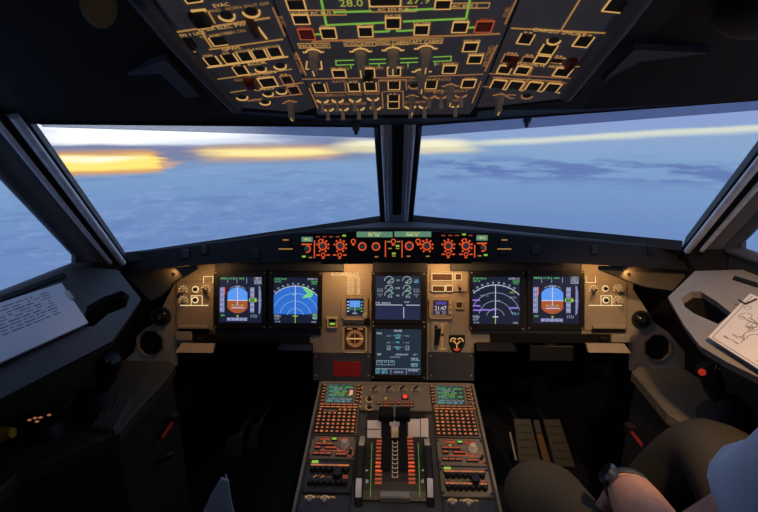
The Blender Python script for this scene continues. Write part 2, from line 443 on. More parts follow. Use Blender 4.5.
for s, side in ((-1, 'left'), (1, 'right')):
    M_ = lambda p: mx(p, s)
    def slab(b, pts, th=.03, m=None):
        pts = [Vector(p) for p in pts]; n = (pts[1]-pts[0]).cross(pts[2]-pts[0]).normalized()
        c = sum(pts, Vector())/len(pts)
        if n.dot(c-Vector((0, .2, 1.1))) < 0: n = -n
        b.rings([pts, [q+n*th for q in pts]], m)
    # walls below and behind the side window
    b = MB(shell_dark)
    slab(b, [M_(VF), M_(VQ), P3(s*.99, .05, 0), P3(s*.99, 1.09, 0)])
    struct('wall_'+side, b)
    b = MB(shell_dark)
    slab(b, [M_(VF), M_(SB), P3(s*.99, 1.45, .84), P3(s*.99, 1.09, .84)])
    slab(b, [P3(s*.99, 1.09, .84), P3(s*.99, 1.45, .84), P3(s*.99, 1.45, 0), P3(s*.99, 1.09, 0)], .03, black_matte)  # lower wall coloured darker than the shell to stand for footwell shade
    struct('wall_'+side+'_front', b)
    b = MB(shell_dark)
    slab(b, [M_(SB), M_(WB), P3(s*.40, 2.06, .84), P3(s*.99, 1.45, .84)])
    slab(b, [P3(s*.99, 1.45, .84), P3(s*.40, 2.06, .84), P3(s*.40, 2.06, 0), P3(s*.99, 1.45, 0)], .03, black_matte)  # lower nose wall likewise carries the footwell shade in its colour
    struct('wall_'+side+'_nose', b)
    b = MB(shell_dark)
    slab(b, [M_(VQ), M_(VR), P3(s*.9, -1, 1.95), P3(s*.99, -1, 0), P3(s*.99, .05, 0)])
    struct('wall_'+side+'_rear', b)
    # pillar between windshield and side window
    b = MB(pillar_grey)
    i0, i1 = lerp(SB, VF, .26), lerp(ST, VT, .26)
    j0, j1 = lerp(SB, VF, .52), lerp(ST, VT, .52)
    slab(b, [M_(i0), M_(i1), M_(j1), M_(j0)], .05, rubber)
    slab(b, [M_(j0), M_(j1), M_(VT), M_(VF)], .05)
    k0, k1 = lerp(SB, VF, .52)+P3(-.014, -.008, 0), lerp(ST, VT, .52)+P3(-.014, -.008, 0)
    b.tube([M_(k0), M_(k1)], .0060, 8, seal_metal)
    struct('trim_1' if s < 0 else 'trim_2', b)
    # windshield surround: black seal, metal strip
    b = MB(rubber)
    a0, a1 = SB, ST
    b0, b1 = lerp(SB, VF, .15), lerp(ST, VT, .15)
    slab(b, [M_(a0), M_(a1), M_(b1), M_(b0)], .05, rubber)
    slab(b, [M_(b0), M_(b1), M_(i1), M_(i0)], .05, seal_metal)
    r0, r1 = lerp(SB, VF, .20)+P3(-.014, -.010, 0), lerp(ST, VT, .20)+P3(-.014, -.010, 0)
    b.tube([M_(r0), M_(r1)], .0085, 10, seal_metal)
    struct('trim_3' if s < 0 else 'trim_4', b)
    # panes
    for nm, Q in (('window_%d' % (1 if s < 0 else 2), [WB, WT, ST, SB]), ('window_%d' % (3 if s < 0 else 4), [VF, VT, VR, VQ])):
        b = MB(glass); Q = [M_(q) for q in Q]
        n = (Q[1]-Q[0]).cross(Q[2]-Q[0]).normalized(); c = sum(Q, Vector())/4
        if n.dot(c-Vector((0, .2, 1.1))) < 0: n = -n
        b.rings([[q+n*.012 for q in Q], [q+n*.024 for q in Q]])
        struct(nm, b)
    # side window frame with rounded lower front corner
    b = MB(shell_grey)
    for p, q in ((VF, VT), (VF, VQ)):
        b.tube([M_(p), M_(q)], .014, 8)
    slab(b, [M_(VF), M_(lerp(VF, VT, .10)), M_(lerp(VF, VQ, .035))], .012)
    struct('trim_5' if s < 0 else 'trim_6', b)

# centre post: a tapered dark spine with a lighter pillar face on both sides
b = MB(post_grey)
def post_row(p, hw, d): return [P3(-hw, p.y+.02, p.z), P3(-hw*.55, p.y-d, p.z), P3(hw*.55, p.y-d, p.z), P3(hw, p.y+.02, p.z)]
lo, hi = P3(0, 1.76, 1.05), P3(0, 1.385, 1.445)
b.rings([post_row(lo, .056, .03), post_row(lerp(lo, hi, .5), .060, .03), post_row(hi, .066, .03)], None, True, True)
for s in (-1, 1):
    b.tube([P3(s*.040, 1.742, 1.06), P3(s*.048, 1.362, 1.445)], .0065, 8, seal_metal)
    b.tube([P3(s*.058, 1.757, 1.06), P3(s*.066, 1.385, 1.445)], .010, 8, rubber)
post = struct('trim_7', b)
b = MB(black_matte)
b.rings([[P3(-.017, 1.722, 1.06), P3(-.017, 1.74, 1.06), P3(.017, 1.74, 1.06), P3(.017, 1.722, 1.06)], [P3(-.018, 1.348, 1.44), P3(-.018, 1.375, 1.44), P3(.018, 1.375, 1.44), P3(.018, 1.348, 1.44)]])
b.build('post_cover', post)

# smoked visor strips under the header
for s, label in ((-1, 'smoked translucent visor strip along the top of the left windshield'), (1, 'smoked translucent visor strip along the top of the right windshield')):
    n = P3(s*.45, .65, .55).normalized()
    ci, co = mx(P3(.062, 1.365, 1.432), s), mx(P3(.702, .852, 1.448), s)
    b = MB(tint)
    dn = P3(0, .035, -.040)
    top = [ci, co]; bot = [ci+dn*.85, co+dn*(.20 if s < 0 else .50)]
    q = [top[0], top[1], bot[1], bot[0]]
    o = P3(0, .004, .004)
    c0 = q[0].copy(); b.rings([[p-c0 for p in q], [p+o-c0 for p in q]])
    t = thing('sun_visor', label, 'sun visor', Matrix.Translation(c0))
    b.build('visor_blade', t)
    m = MB(rubber); m.tube([P3(0, 0, 0), top[1]-c0], .0035, 8); m.build('visor_rail', t)

# small latches at the header
for px, py, lab in ((356, 129, 'small black visor latch hanging left of the centre post'), (527, 121, 'small black visor latch on the right header, right of the centre post')):
    p = at_depth(px, py, 1.22 if px < 400 else 1.12)
    t = thing('visor_latch', lab, 'latch', Matrix.Translation(p))
    m = MB(black_plastic); m.cyl(0, 0, -.004, .016, .010, .012, 12); m.build('latch_base', t)
    m = MB(black_plastic); m.cyl(0, 0, -.016, -.004, .004, .007, 10); m.build('latch_tip', t)

# side rails and brackets beside the overhead
rail_l = [(150, 12), (176, 44), (205, 76), (236, 108)]
rail_r = [(650, -12), (622, 26), (596, 58), (566, 96)]
for pts, lab, s in ((rail_l, 'dark grey padded rail along the left edge of the overhead panel', -1), (rail_r, 'dark grey padded rail along the right edge of the overhead panel', 1)):
    fr = OHL if s < 0 else OHR
    P = [fr.hit(x, y, .02) for x, y in pts]
    P = [P[0]+(P[0]-P[1])*1.5]+P
    t = thing('overhead_rail', lab, 'rail', Matrix.Translation(P[-1]))
    m = MB(shell_grey); m.tube([p-P[-1] for p in P], .012, 12); m.build('rail_tube', t)
    br = [(135, 72), (166, 60), (198, 96), (184, 99)] if s < 0 else [(602, 82), (634, 50), (710, 53), (640, 62)]
    if s < 0: br = [(118, 76), (166, 60), (200, 96), (186, 98), (160, 74)]
    fr2 = OHC.off(.005)
    m = MB(shell_grey)
    L = [fr2.hit(x, y) for x, y in br]
    m.rings([[p-P[-1] for p in L], [p-P[-1]+OHC.n*-.012 for p in L]]); m.build('rail_bracket', t)

# brown padded dome, top right, and dim olive pad, top left
c = at_depth(757, 16, .60)
t = thing('hanging_pad', 'dim brown rounded padded object hanging in the top right corner', 'headset', Matrix.Translation(c))
m = MB(mat('brown_pad', (0.07, 0.05, 0.036), 0.7)); m.ball((0, 0, 0), .05, sz=(1.2, .6, .60), n=20); m.build('dome_pad', t)
m = MB(black_matte); m.tube([(0.01, 0, .02), (.03, -.02, .09), (.04, -.06, .15)], .010, 8); m.build('dome_stem', t)
c = at_depth(98, 4, .42)
t = thing('padded_cushion', 'dim olive padded cushion fixed to the dark ceiling at top left', 'pad', Matrix.Translation(c))
m = MB(mat('olive_pad', (0.09, 0.065, 0.025), 0.8)); m.ball((0, 0, 0), .022, sz=(.8, .5, 1.0), n=18); m.build('pad_cushion', t)
m = MB(black_matte); m.tube([(0, 0, .02), (0.0, 0.0, .09)], .012, 8); m.build('pad_stem', t)
# ------------------------------------------------------------------ glareshield
def build_glareshield():
    top = [(104, 254.5), (118, 253), (160, 248), (200, 243), (240, 238), (276, 233), (300, 230.5), (330, 228.5), (395, 227), (460, 228.5), (490, 230.5), (514, 233), (560, 237), (600, 240), (650, 244.5), (697, 249), (712, 250.5)]
    bot = [(104, 275), (118, 273), (160, 268), (200, 264.5), (240, 262.5), (276, 262), (300, 262), (330, 262), (395, 262), (460, 262), (490, 262), (514, 262), (560, 263), (600, 265), (650, 268), (697, 270), (712, 271)]
    g = thing('glareshield', 'long matt black glareshield below the windshield holding the orange lit control panel', 'glareshield', GS.M)
    inv = GS.M.inverted()
    rings = []
    for (x, y), (_, yb) in zip(top, bot):
        a, bt = GS.loc(x, y); _, bb = GS.loc(x, yb)
        w = GS.world(a, bt)
        ax = abs(w.x)
        t = min(1, max(0, (ax-.055)/(.835-.055)))
        back = lerp(WB, SB, t); back = P3(w.x, back.y+.015, back.z+.004+w.x*.027)
        bk = inv @ back
        ub = inv @ P3(w.x, MP.O.y+.06, GS.world(a, bb).z+.012)
        rings.append([(a, bb, 0), (a, bt-.006, 0), (a, bt, -.006), tuple(bk), tuple(bk+Vector((0, -.05, 0))), (a, ub.y, min(ub.z, -.02))])
    m = MB(glare_black); m.rings(rings); m.build('shield_body', g)
    # small slots and lit marks at both ends of the centre section
    for px in (286, 504):
        m = MB(black_plastic); a, b_, w, h = GS.rect(px, 247, 9, 17); m.box(a-w, a+w, b_-h, b_+h, 0, .004, None, .001)
        for (dx, dy, ln) in ((0, -7, 6), (-4, 2, 6), (4, 2, 6), (0, 2, 3)):
            p = GS.loc(px+dx-ln/2, 247+dy); q = GS.loc(px+dx+ln/2, 247+dy); m.bar(p, q, .0035, .004, .0048, AMBER_DIM)
        m.build('warning_light', g)
    for px, w_ in ((186, 8), (205, 6), (256, 7), (536, 9), (594, 7), (650, 6)):
        m = MB(black_plastic); a, b_, w, h = GS.rect(px, 254 if px in (186, 256) else 250, w_, 9); m.box(a-w, a+w, b_-h, b_+h, 0, .006, None, .002); m.build('recess_cover', g)
build_glareshield()

def knob(m, x, y, r, h, mt, n=16, z=0.0):
    m.cyl(x, y, z, z+h, r, r*.86, n, mt, rings=[(r, z), (r, z+h*.75), (r*.86, z+h)])

def build_fcu():
    # one wide panel in the middle and a display control panel on each side
    specs = [('autopilot_control_panel', 'wide black autopilot panel with orange ringed knobs in the middle of the glareshield', 346.5, 441.5, 231, 260),
             ('display_control_panel', 'black display control panel with orange ringed knobs left of the autopilot panel', 302, 346, 232, 260),
             ('display_control_panel', 'black display control panel with orange ringed knobs right of the autopilot panel', 442, 489, 232, 260)]
    rings = [(323, 246, 4.2, 1), (340.5, 246, 4.2, 1), (362.4, 246.5, 4.1, 0), (376, 246.5, 4.1, 0), (409.2, 246, 4.3, 0), (426.6, 246, 4.3, 2), (448, 246, 4.3, 1), (465.5, 245.8, 4.3, 1),
             (307.5, 249, 3.6, 3), (482, 248, 3.6, 3)]
    small = [(353.5, 241.5, 2.3), (393.3, 241.5, 2.4), (418, 241.3, 2.4), (323.5, 255, 2.0), (340, 255, 2.0), (448, 254.3, 2.0), (465.6, 254.3, 2.0), (321, 241.5, 2.2), (464, 240.8, 2.2)]
    vl = [(314.8, 240.5, 258), (385.5, 240.5, 257), (402, 240.5, 257.5), (474.3, 245, 257.5)]
    lcd = [(356.8, 392.6, 231.8, 237.3, ('000   240', 'SPD  HDG  LAT')), (394.4, 431, 231.6, 237, ('39000  00', 'ALT LVL/CH V/S')), (302, 313, 237, 241.8, ('1013',)), (476, 487.2, 235.2, 240.6, ('1013',))]
    bars = [(x, 237, 4, DIGIT_YELLOW if False else ORANGE_DIM) for x in (318.5, 325, 331.5, 338)] + [(x, 235.7, 4, ORANGE_DIM) for x in (443, 450, 456.5, 470)]
    greens = [(344.5, 235.8), (463.5, 234.6), (304.5, 256.5), (485, 255), (397.5, 246), (393.8, 253.5)]
    ambers = [(311, 257.5), (376.5, 256.8), (408.5, 256.3), (427.5, 256.3), (390, 248.5), (397.5, 248.5), (393.8, 256), (479, 255.8), (398.5, 241.8), (388.7, 241.8)]
    for name, lab, x0, x1, y0, y1 in specs:
        fr = GS.sub((x0+x1)/2, (y0+y1)/2)
        g = thing(name, lab, 'control panel', fr.M, None)
        own = lambda x: x0-1 <= x <= x1+1
        pa, pb = fr.loc(x0, y1); qa, qb = fr.loc(x1, y0)
        z = .006
        m = MB(panel_dark if False else black_plastic); m.box(pa, qa, pb, qb, 0, z, None, .002); m.build('panel_face', g)
        lit = MB(ORANGE)
        for x, y, r, kind in rings:
            if not own(x): continue
            a, b_, w, h = fr.rect(x, y, r*2, r*2)
            k = MB(black_plastic); knob(k, 0, 0, w*.66, .014, knob_grey)
            kid = k.build('rotary_knob', g, (a, b_, z))
            rg = MB(ORANGE); 
            if kind == 3: rg.arc(0, 0, 0, .0012, w*.76, w*1.06, -110, 100, 20)
            else: rg.arc(0, 0, 0, .0012, w*.74, w*1.04, 0, 360, 24)
            rg.build('lit_ring', kid)
            if kind in (1, 2):
                for q in range(9):
                    A = R(-60+q*37.5)
                    if kind == 1 and q in (7,): continue
                    c, s_ = math.cos(A), math.sin(A)
                    lit.bar((a+c*w*1.22, b_+s_*w*1.22), (a+c*w*1.62, b_+s_*w*1.62), w*.42, z, z+.001)
            if kind == 3: lit.bar(fr.loc(x-5.5, y-4.6), fr.loc(x+4.5, y-4.6), .0045, z, z+.001)
        for x, y, r in small:
            if not own(x): continue
            a, b_, w, h = fr.rect(x, y, r*2, r*2)
            k = MB(black_plastic); knob(k, 0, 0, w*.6, .006, black_plastic, 12); kid = k.build('push_knob', g, (a, b_, z))
            rg = MB(ORANGE); rg.arc(0, 0, 0, .001, w*.72, w*1.12, 0, 360, 16); rg.build('lit_ring', kid)
            lit.bar(fr.loc(x-1.3, y+r+1.1), fr.loc(x+1.3, y+r+1.1), .004, z, z+.001)
            if y > 250:
                for dx in (-5, 5): lit.bar(fr.loc(x+dx-1.7, y), fr.loc(x+dx+1.7, y), .004, z, z+.001)
        for x, ya, yb in vl:
            if own(x): lit.bar(fr.loc(x, ya), fr.loc(x, yb), .0032, z, z+.001)
        lit.build('lit_marking', g)
        for xa, xb, ya, yb, tx in lcd:
            if not own((xa+xb)/2): continue
            a, b_, w, h = fr.rect((xa+xb)/2, (ya+yb)/2, xb-xa, yb-ya)
            d = MB(LCD_GREEN); d.box(-w, w, -h, h, 0, .001)
            if len(tx) == 2:
                d.text(tx[0], -w*.05, -h*.32, h*.72, .0016, LCD_GLYPH, maxw=w*1.7); d.text(tx[1], 0, h*.45, h*.5, .0016, LCD_GLYPH, maxw=w*1.7)
            else: d.text(tx[0], 0, 0, h*.95, .0016, LCD_GLYPH, maxw=w*1.7)
            d.build('display_window', g, (a, b_, z))
        for x, y, wd, mt in bars:
            if own(x):
                k = MB(black_plastic); a, b_ = fr.loc(x, y); k.box(-.007, .007, -.004, .004, 0, .003); k.box(-.006, .006, -.0012, .0018, .003, .0036, mt); k.build('push_button', g, (a, b_, z))
        for L_, mt in ((greens, LED_GREEN), (ambers, AMBER_DIM)):
            for x, y in L_:
                if own(x):
                    k = MB(black_plastic); a, b_ = fr.loc(x, y); k.box(-.0065, .0065, -.006, .006, 0, .003)
                    hh = .0028 if mt is LED_GREEN else .0018
                    k.box(-.0055, .0055, -hh, hh, .003, .0036, mt); k.build('push_button', g, (a, b_, z))
build_fcu()

# ------------------------------------------------------------------ main instrument panel
def build_main_panel():
    g = thing('instrument_dashboard', 'wide beige and slate instrument panel that holds the six screens', 'instrument panel', MP.M)
    L = lambda x, y: MP.loc(x, y)
    m = MB(panel_beige)
    out = [L(x, y) for x, y in ((174, 343), (313, 343), (313, 380), (474, 380), (474, 343), (633, 343), (633, 264), (174, 264))]
    m.plate(out, [], -.02, 0); m.build('panel_board', g)
    for x0, x1, y0, y1 in ((215, 321.5, 262, 334), (372, 427.5, 263, 380), (471, 581.5, 262, 334)):
        a, b_ = L(x0, y1); c, d = L(x1, y0)
        m = MB(panel_dark); m.box(a, c, b_, d, 0, .004, None, .001); m.build('display_surround', g)
    for x0, x1, y0, y1 in ((313, 371.5, 353, 380), (428, 474, 352.5, 380)):
        a, b_ = L(x0, y1); c, d = L(x1, y0)
        m = MB(panel_slate); m.box(a, c, b_, d, 0, .005, None, .001)
        for x, y in ((x0+3, y0+3), (x1-3, y0+3), (x0+3, y1-5), (x1-3, y1-5)):
            p = L(x, y); m.cyl(p[0], p[1], .005, .0062, .0035, None, 8, lever_grey)
        m.build('lower_cover', g)
    # pale strip along the top, under the glareshield
    m = MB(panel_slate); a, b_ = L(232, 270.5); c, d = L(344, 264); m.box(a, c, b_, d, .004, .016, None, .002)
    a, b_ = L(450, 270.5); c, d = L(560, 264); m.box(a, c, b_, d, .004, .016, None, .002); m.build('top_strip', g)
    # lettering straight on the panel
    z = .0006
    m = MB(RUST)
    m.text('III-OUAGEA-A.7', *L(345, 274.2), .013, z, CREAM, maxw=.096)
    m.build('registration_lettering', g); m = MB(RUST)
    for k in range(7):
        y = 279.5+k*2.3
        m.text('VFE 205', *L(350.5, y), .0062, z, CREAM, maxw=.026); m.text('%d' % (185+k*10), *L(358.5, y), .0062, z, CREAM, maxw=.016)
    m.text('SPEED LIMITS', *L(354, 277.2), .0055, z, CREAM, maxw=.045)
    m.build('speed_lettering', g)
    # dark pull-out table slots at the foot of the panel
    for x0, x1, y0, y1 in ((194, 310, 334.5, 342), (490, 609, 334, 342)):
        a, b_ = L(x0, y1); c, d = L(x1, y0)
        m = MB(black_matte); m.box(a, c, b_, d, 0, .010, None, .002); m.build('table_slot', g)
        m = MB(black_plastic); ax, bx = L(x1-8 if x0 > 300 else x0+8, (y0+y1)/2); m.box(ax-.012, ax+.012, bx-.006, bx+.006, .010, .020, None, .003); m.build('slot_latch', g)
    for x0, x1, y0, y1 in ((177, 193, 331, 340), (610, 629, 334, 342)):
        a, b_ = L(x0, y1); c, d = L(x1, y0)
        m = MB(panel_beige); m.box(a, c, b_, d, 0, .014, None, .003); m.build('corner_block', g)
build_main_panel()

def switch_panel(cx, side):
    x0, x1 = (177, 214) if side < 0 else (584, 626)
    fr = MP.sub((x0+x1)/2, 303)
    g = thing('lighting_switch_panel', 'beige panel of five knobs left of the leftmost screen' if side < 0 else 'beige panel of five knobs right of the rightmost screen', 'switch panel', fr.M)
    L = fr.loc
    m = MB(panel_beige)
    P = [(x0, 330), (x1, 330), (x1, 283 if side > 0 else 279), (x1-4 if side > 0 else x1, 279), (x0+4, 279), (x0, 283)]
    m.prism([L(*p) for p in P], 0, .006, None, .0015); m.build('panel_face', g)
    z = .006
    ks = [(184, 290, 0, 2.8), (196.3, 289.2, 1, 2.6), (206.5, 289, 2, 2.8), (184.5, 300.5, 0, 2.8), (196, 299.7, 1, 2.6)] if side < 0 else \
         [(592.5, 289.4, 2, 2.8), (604.5, 288.4, 1, 2.5), (617, 289, 0, 3.0), (605, 300, 1, 2.6), (617, 300.5, 0, 3.0)]
    lit = MB(CREAM)
    for x, y, kind, r in ks:
        a, b_, w, h = fr.rect(x, y, 2*r, 2*r)
        k = MB(knob_beige)
        if kind == 1: knob(k, 0, 0, w*.72, .010, black_plastic, 12)
        elif kind == 0:
            knob(k, 0, 0, w*.9, .012, knob_beige, 16); k.bar((-w*.6, -h*1.0), (w*.35, h*.6), w*.42, .012, .020, knob_grey)
        else:
            knob(k, 0, 0, w*.8, .012, knob_grey, 14); k.bar((-side*w*.4*-1, h*.3), (-side*-1*-w*1.0 if side > 0 else w*1.2, -h*1.5), w*.5, .012, .022, black_plastic)
        kid = k.build('rotary_knob', g, (a, b_, z))
        rg = MB(CREAM)
        if kind == 1: rg.arc(0, 0, 0, .001, w*.9, w*1.3, 0, 360, 16)
        else:
            for q in range(7):
                A = R(-20+q*36); rg.bar((w*1.25*math.cos(A), w*1.25*math.sin(A)), (w*1.6*math.cos(A), w*1.6*math.sin(A)), w*.28, 0, .001)
        rg.build('lit_dial', kid)
    base = 305.2
    lit.bar(L(x0+4, base), L(x1-5, base), .0030, z, z+.0008)
    bx = (596.5+4) if side > 0 else 196
    a, b_, w, h = fr.rect(197.5 if side < 0 else 605.5, 300, 11.5, 9.5); lit.frame(a, b_, w, h, .0022, z, z+.0008, None, 'lrt')
    lit.build('lit_marking', g)
    lit = MB(CREAM); a, b_, w, h = fr.rect(209 if side < 0 else 590, 279.5, 10, 6.5); lit.frame(a, b_, w, h, .0025, z, z+.0008, CREAM, 'lrb' if side > 0 else 'ltr'); lit.build('lit_border', g)
    a, b_, w, h = fr.rect(195 if side < 0 else 607.5, 328.5, 30 if side < 0 else 33, 7)
    m = MB(panel_beige); m.box(-w, w, h*.1, h, 0, .012, None, .002); m.box(-w, w, -h, h*.1, 0, .004, black_matte); m.build('card_slot', g, (a, b_, z))
switch_panel(195, -1); switch_panel(605, 1)

def arc_line(m, cx, cy, r, a0, a1, w, z, mt, n=18, asp=1.0, clip=None):
    pts = [(cx+r*math.cos(R(a0+(a1-a0)*i/n)), cy+r*asp*math.sin(R(a0+(a1-a0)*i/n))) for i in range(n+1)]
    for p, q in zip(pts, pts[1:]):
        if clip and not (clip(p) and clip(q)): continue
        m.bar(p, q, w, z, z+.0003, mt)

def display(name, label, px0, px1, py0, py1, draw, bz=(4.5, 4.5, 6, 6), group=None):
    fr = MP.off(.004).sub((px0+px1)/2, (py0+py1)/2)
    g = thing(name, label, 'screen', fr.M, group)
    a0, b0 = fr.loc(px0, py1); a1, b1 = fr.loc(px1, py0)
    A0, B0 = fr.loc(px0-bz[0], py1+bz[3]); A1, B1 = fr.loc(px1+bz[1], py0-bz[2])
    m = MB(black_plastic)
    m.plate([(A0, B0), (A1, B0), (A1, B1), (A0, B1)], [[(a0, b0), (a1, b0), (a1, b1), (a0, b1)]], 0, .010)
    for x, y in ((A0, B0), (A1, B0), (A1, B1), (A0, B1)):
        sx, sy = (1 if x < 0 else -1), (1 if y < 0 else -1); m.cyl(x+sx*.006, y+sy*.006, .010, .0112, .003, None, 8, lever_grey)
    m.build('screen_bezel', g)
    w, h = a1-a0, b1-b0
    m = MB(SC_BG)
    X = lambda u: a0+u*w
    Y = lambda v: b0+v*h
    draw(m, X, Y, w, h)
    m.build('screen_glass', g)
    return g

def draw_pfd(m, X, Y, w, h):
    z = .003
    m.box(X(0), X(1), Y(0), Y(1), 0, z, SC_BG)
    cx, cy, r = .427, .494, .285
    cl = lambda p: (min(max(p[0], -.232), .232), p[1])
    up = [cl((r*math.cos(R(a)), r*math.sin(R(a)))) for a in range(0, 181, 9)]
    dn = [cl((r*math.cos(R(a)), r*math.sin(R(a)))) for a in range(180, 361, 9)]
    T = lambda P: [(X(cx+x), Y(cy+y-.01)) for x, y in P]
    m.prism(T(up), z, z+.0004, SC_SKY); m.prism(T(dn), z, z+.0004, SC_BROWN)
    z2 = z+.0005
    m.bar((X(cx-.232), Y(cy-.01)), (X(cx+.232), Y(cy-.01)), w*.018, z2, z2+.0002, SC_WHITE)
    m.bar((X(cx), Y(cy+.30)), (X(cx), Y(cy-.12)), w*.016, z2, z2+.0002, SC_WHITE)
    for dy, l in ((.09, .05), (.17, .09), (-.09, .05), (-.13, .09)): m.bar((X(cx-l), Y(cy+dy-.01)), (X(cx+l), Y(cy+dy-.01)), w*.009, z2, z2+.0002, SC_WHITE2)
    m.bar((X(cx-.14), Y(cy-.175)), (X(cx+.16), Y(cy-.175)), w*.018, z2, z2+.0002, SC_WHITE)
    for dx in (-.11, .11): m.bar((X(cx+dx-.025), Y(cy-.115)), (X(cx+dx+.025), Y(cy-.115)), w*.024, z2, z2+.0002, SC_YG)
    for s in (-1, 1): m.bar((X(cx+s*.02), Y(cy+.31)), (X(cx+s*.06), Y(cy+.29)), w*.014, z2, z2+.0002, SC_WHITE)
    arc_line(m, X(cx), Y(cy), w*.315, 55, 125, w*.010, z2, SC_WHITE2, 8)
    # speed tape, altitude tape, vertical speed, heading strip
    m.box(X(.015), X(.105), Y(.22), Y(.77), z, z+.0004, SC_TAPE)
    m.box(X(.112), X(.135), Y(.60), Y(.77), z, z+.0006, SC_RED); m.box(X(.108), X(.113), Y(.22), Y(.77), z, z+.0006, SC_WHITE)
    m.box(X(.72), X(.805), Y(.22), Y(.77), z, z+.0004, SC_TAPE); m.box(X(.805), X(.811), Y(.22), Y(.77), z, z+.0006, SC_WHITE)
    m.prism([(X(.92), Y(.17)), (X(.955), Y(.22)), (X(.975), Y(.35)), (X(.975), Y(.65)), (X(.955), Y(.77)), (X(.92), Y(.82))], z, z+.0004, SC_TAPE)
    for k in range(8): m.text('%d' % (k % 3 + 2), X(.945), Y(.23+k*.077), h*.03, z2, SC_WHITE)
    for k, t in enumerate(('240', '220', '200', '180', '160')): m.text(t, X(.055), Y(.72-k*.11), h*.038, z2, SC_WHITE, maxw=w*.06)
    for k, t in enumerate(('400', '395', '390', '385', '380')): m.text(t, X(.762), Y(.72-k*.11), h*.038, z2, SC_WHITE, maxw=w*.07)
    m.box(X(.70), X(.87), Y(.455), Y(.535), z, z+.0007, SC_YG); m.box(X(.715), X(.82), Y(.46), Y(.53), z, z+.0009, SC_BG); m.text('390', X(.765), Y(.495), h*.055, z+.0011, SC_GREEN, maxw=w*.09)
    m.bar((X(.66), Y(.485)), (X(1.0), Y(.485)), w*.010, z2, z2+.0001, SC_WHITE2)
    m.box(X(.18), X(.655), Y(.035), Y(.105), z, z+.0004, SC_TAPE)
    for k, t in enumerate(('8', '9', '10', '11', '12')): m.text(t, X(.225+k*.098), Y(.065), h*.042, z2, SC_WHITE)
    m.prism([(X(.40), Y(.155)), (X(.43), Y(.10)), (X(.46), Y(.155))], z2, z2+.0002, SC_YG)
    for x in (.195, .41, .64): m.box(X(x-.005), X(x+.005), Y(.86), Y(.985), z, z+.0004, SC_WHITE2)
    for x, t in ((.10, 'SPEED'), (.305, 'ALT CRZ'), (.525, 'NAV')): m.text(t, X(x), Y(.965), h*.042, z2, SC_GREEN, maxw=w*.15)
    m.text('AP1', X(.90), Y(.97), h*.045, z2, SC_WHITE); m.text('1FD2', X(.90), Y(.92), h*.045, z2, SC_WHITE); m.text('A/THR', X(.90), Y(.875), h*.042, z2, SC_WHITE, maxw=w*.14)
    m.frame(X(.90), Y(.92), w*.085, h*.075, w*.008, z2, z2+.0002, SC_WHITE2)
    m.text('.781', X(.075), Y(.15), h*.045, z2, SC_GREEN, maxw=w*.1); m.text('STD', X(.81), Y(.14), h*.06, z2, SC_WHITE2)

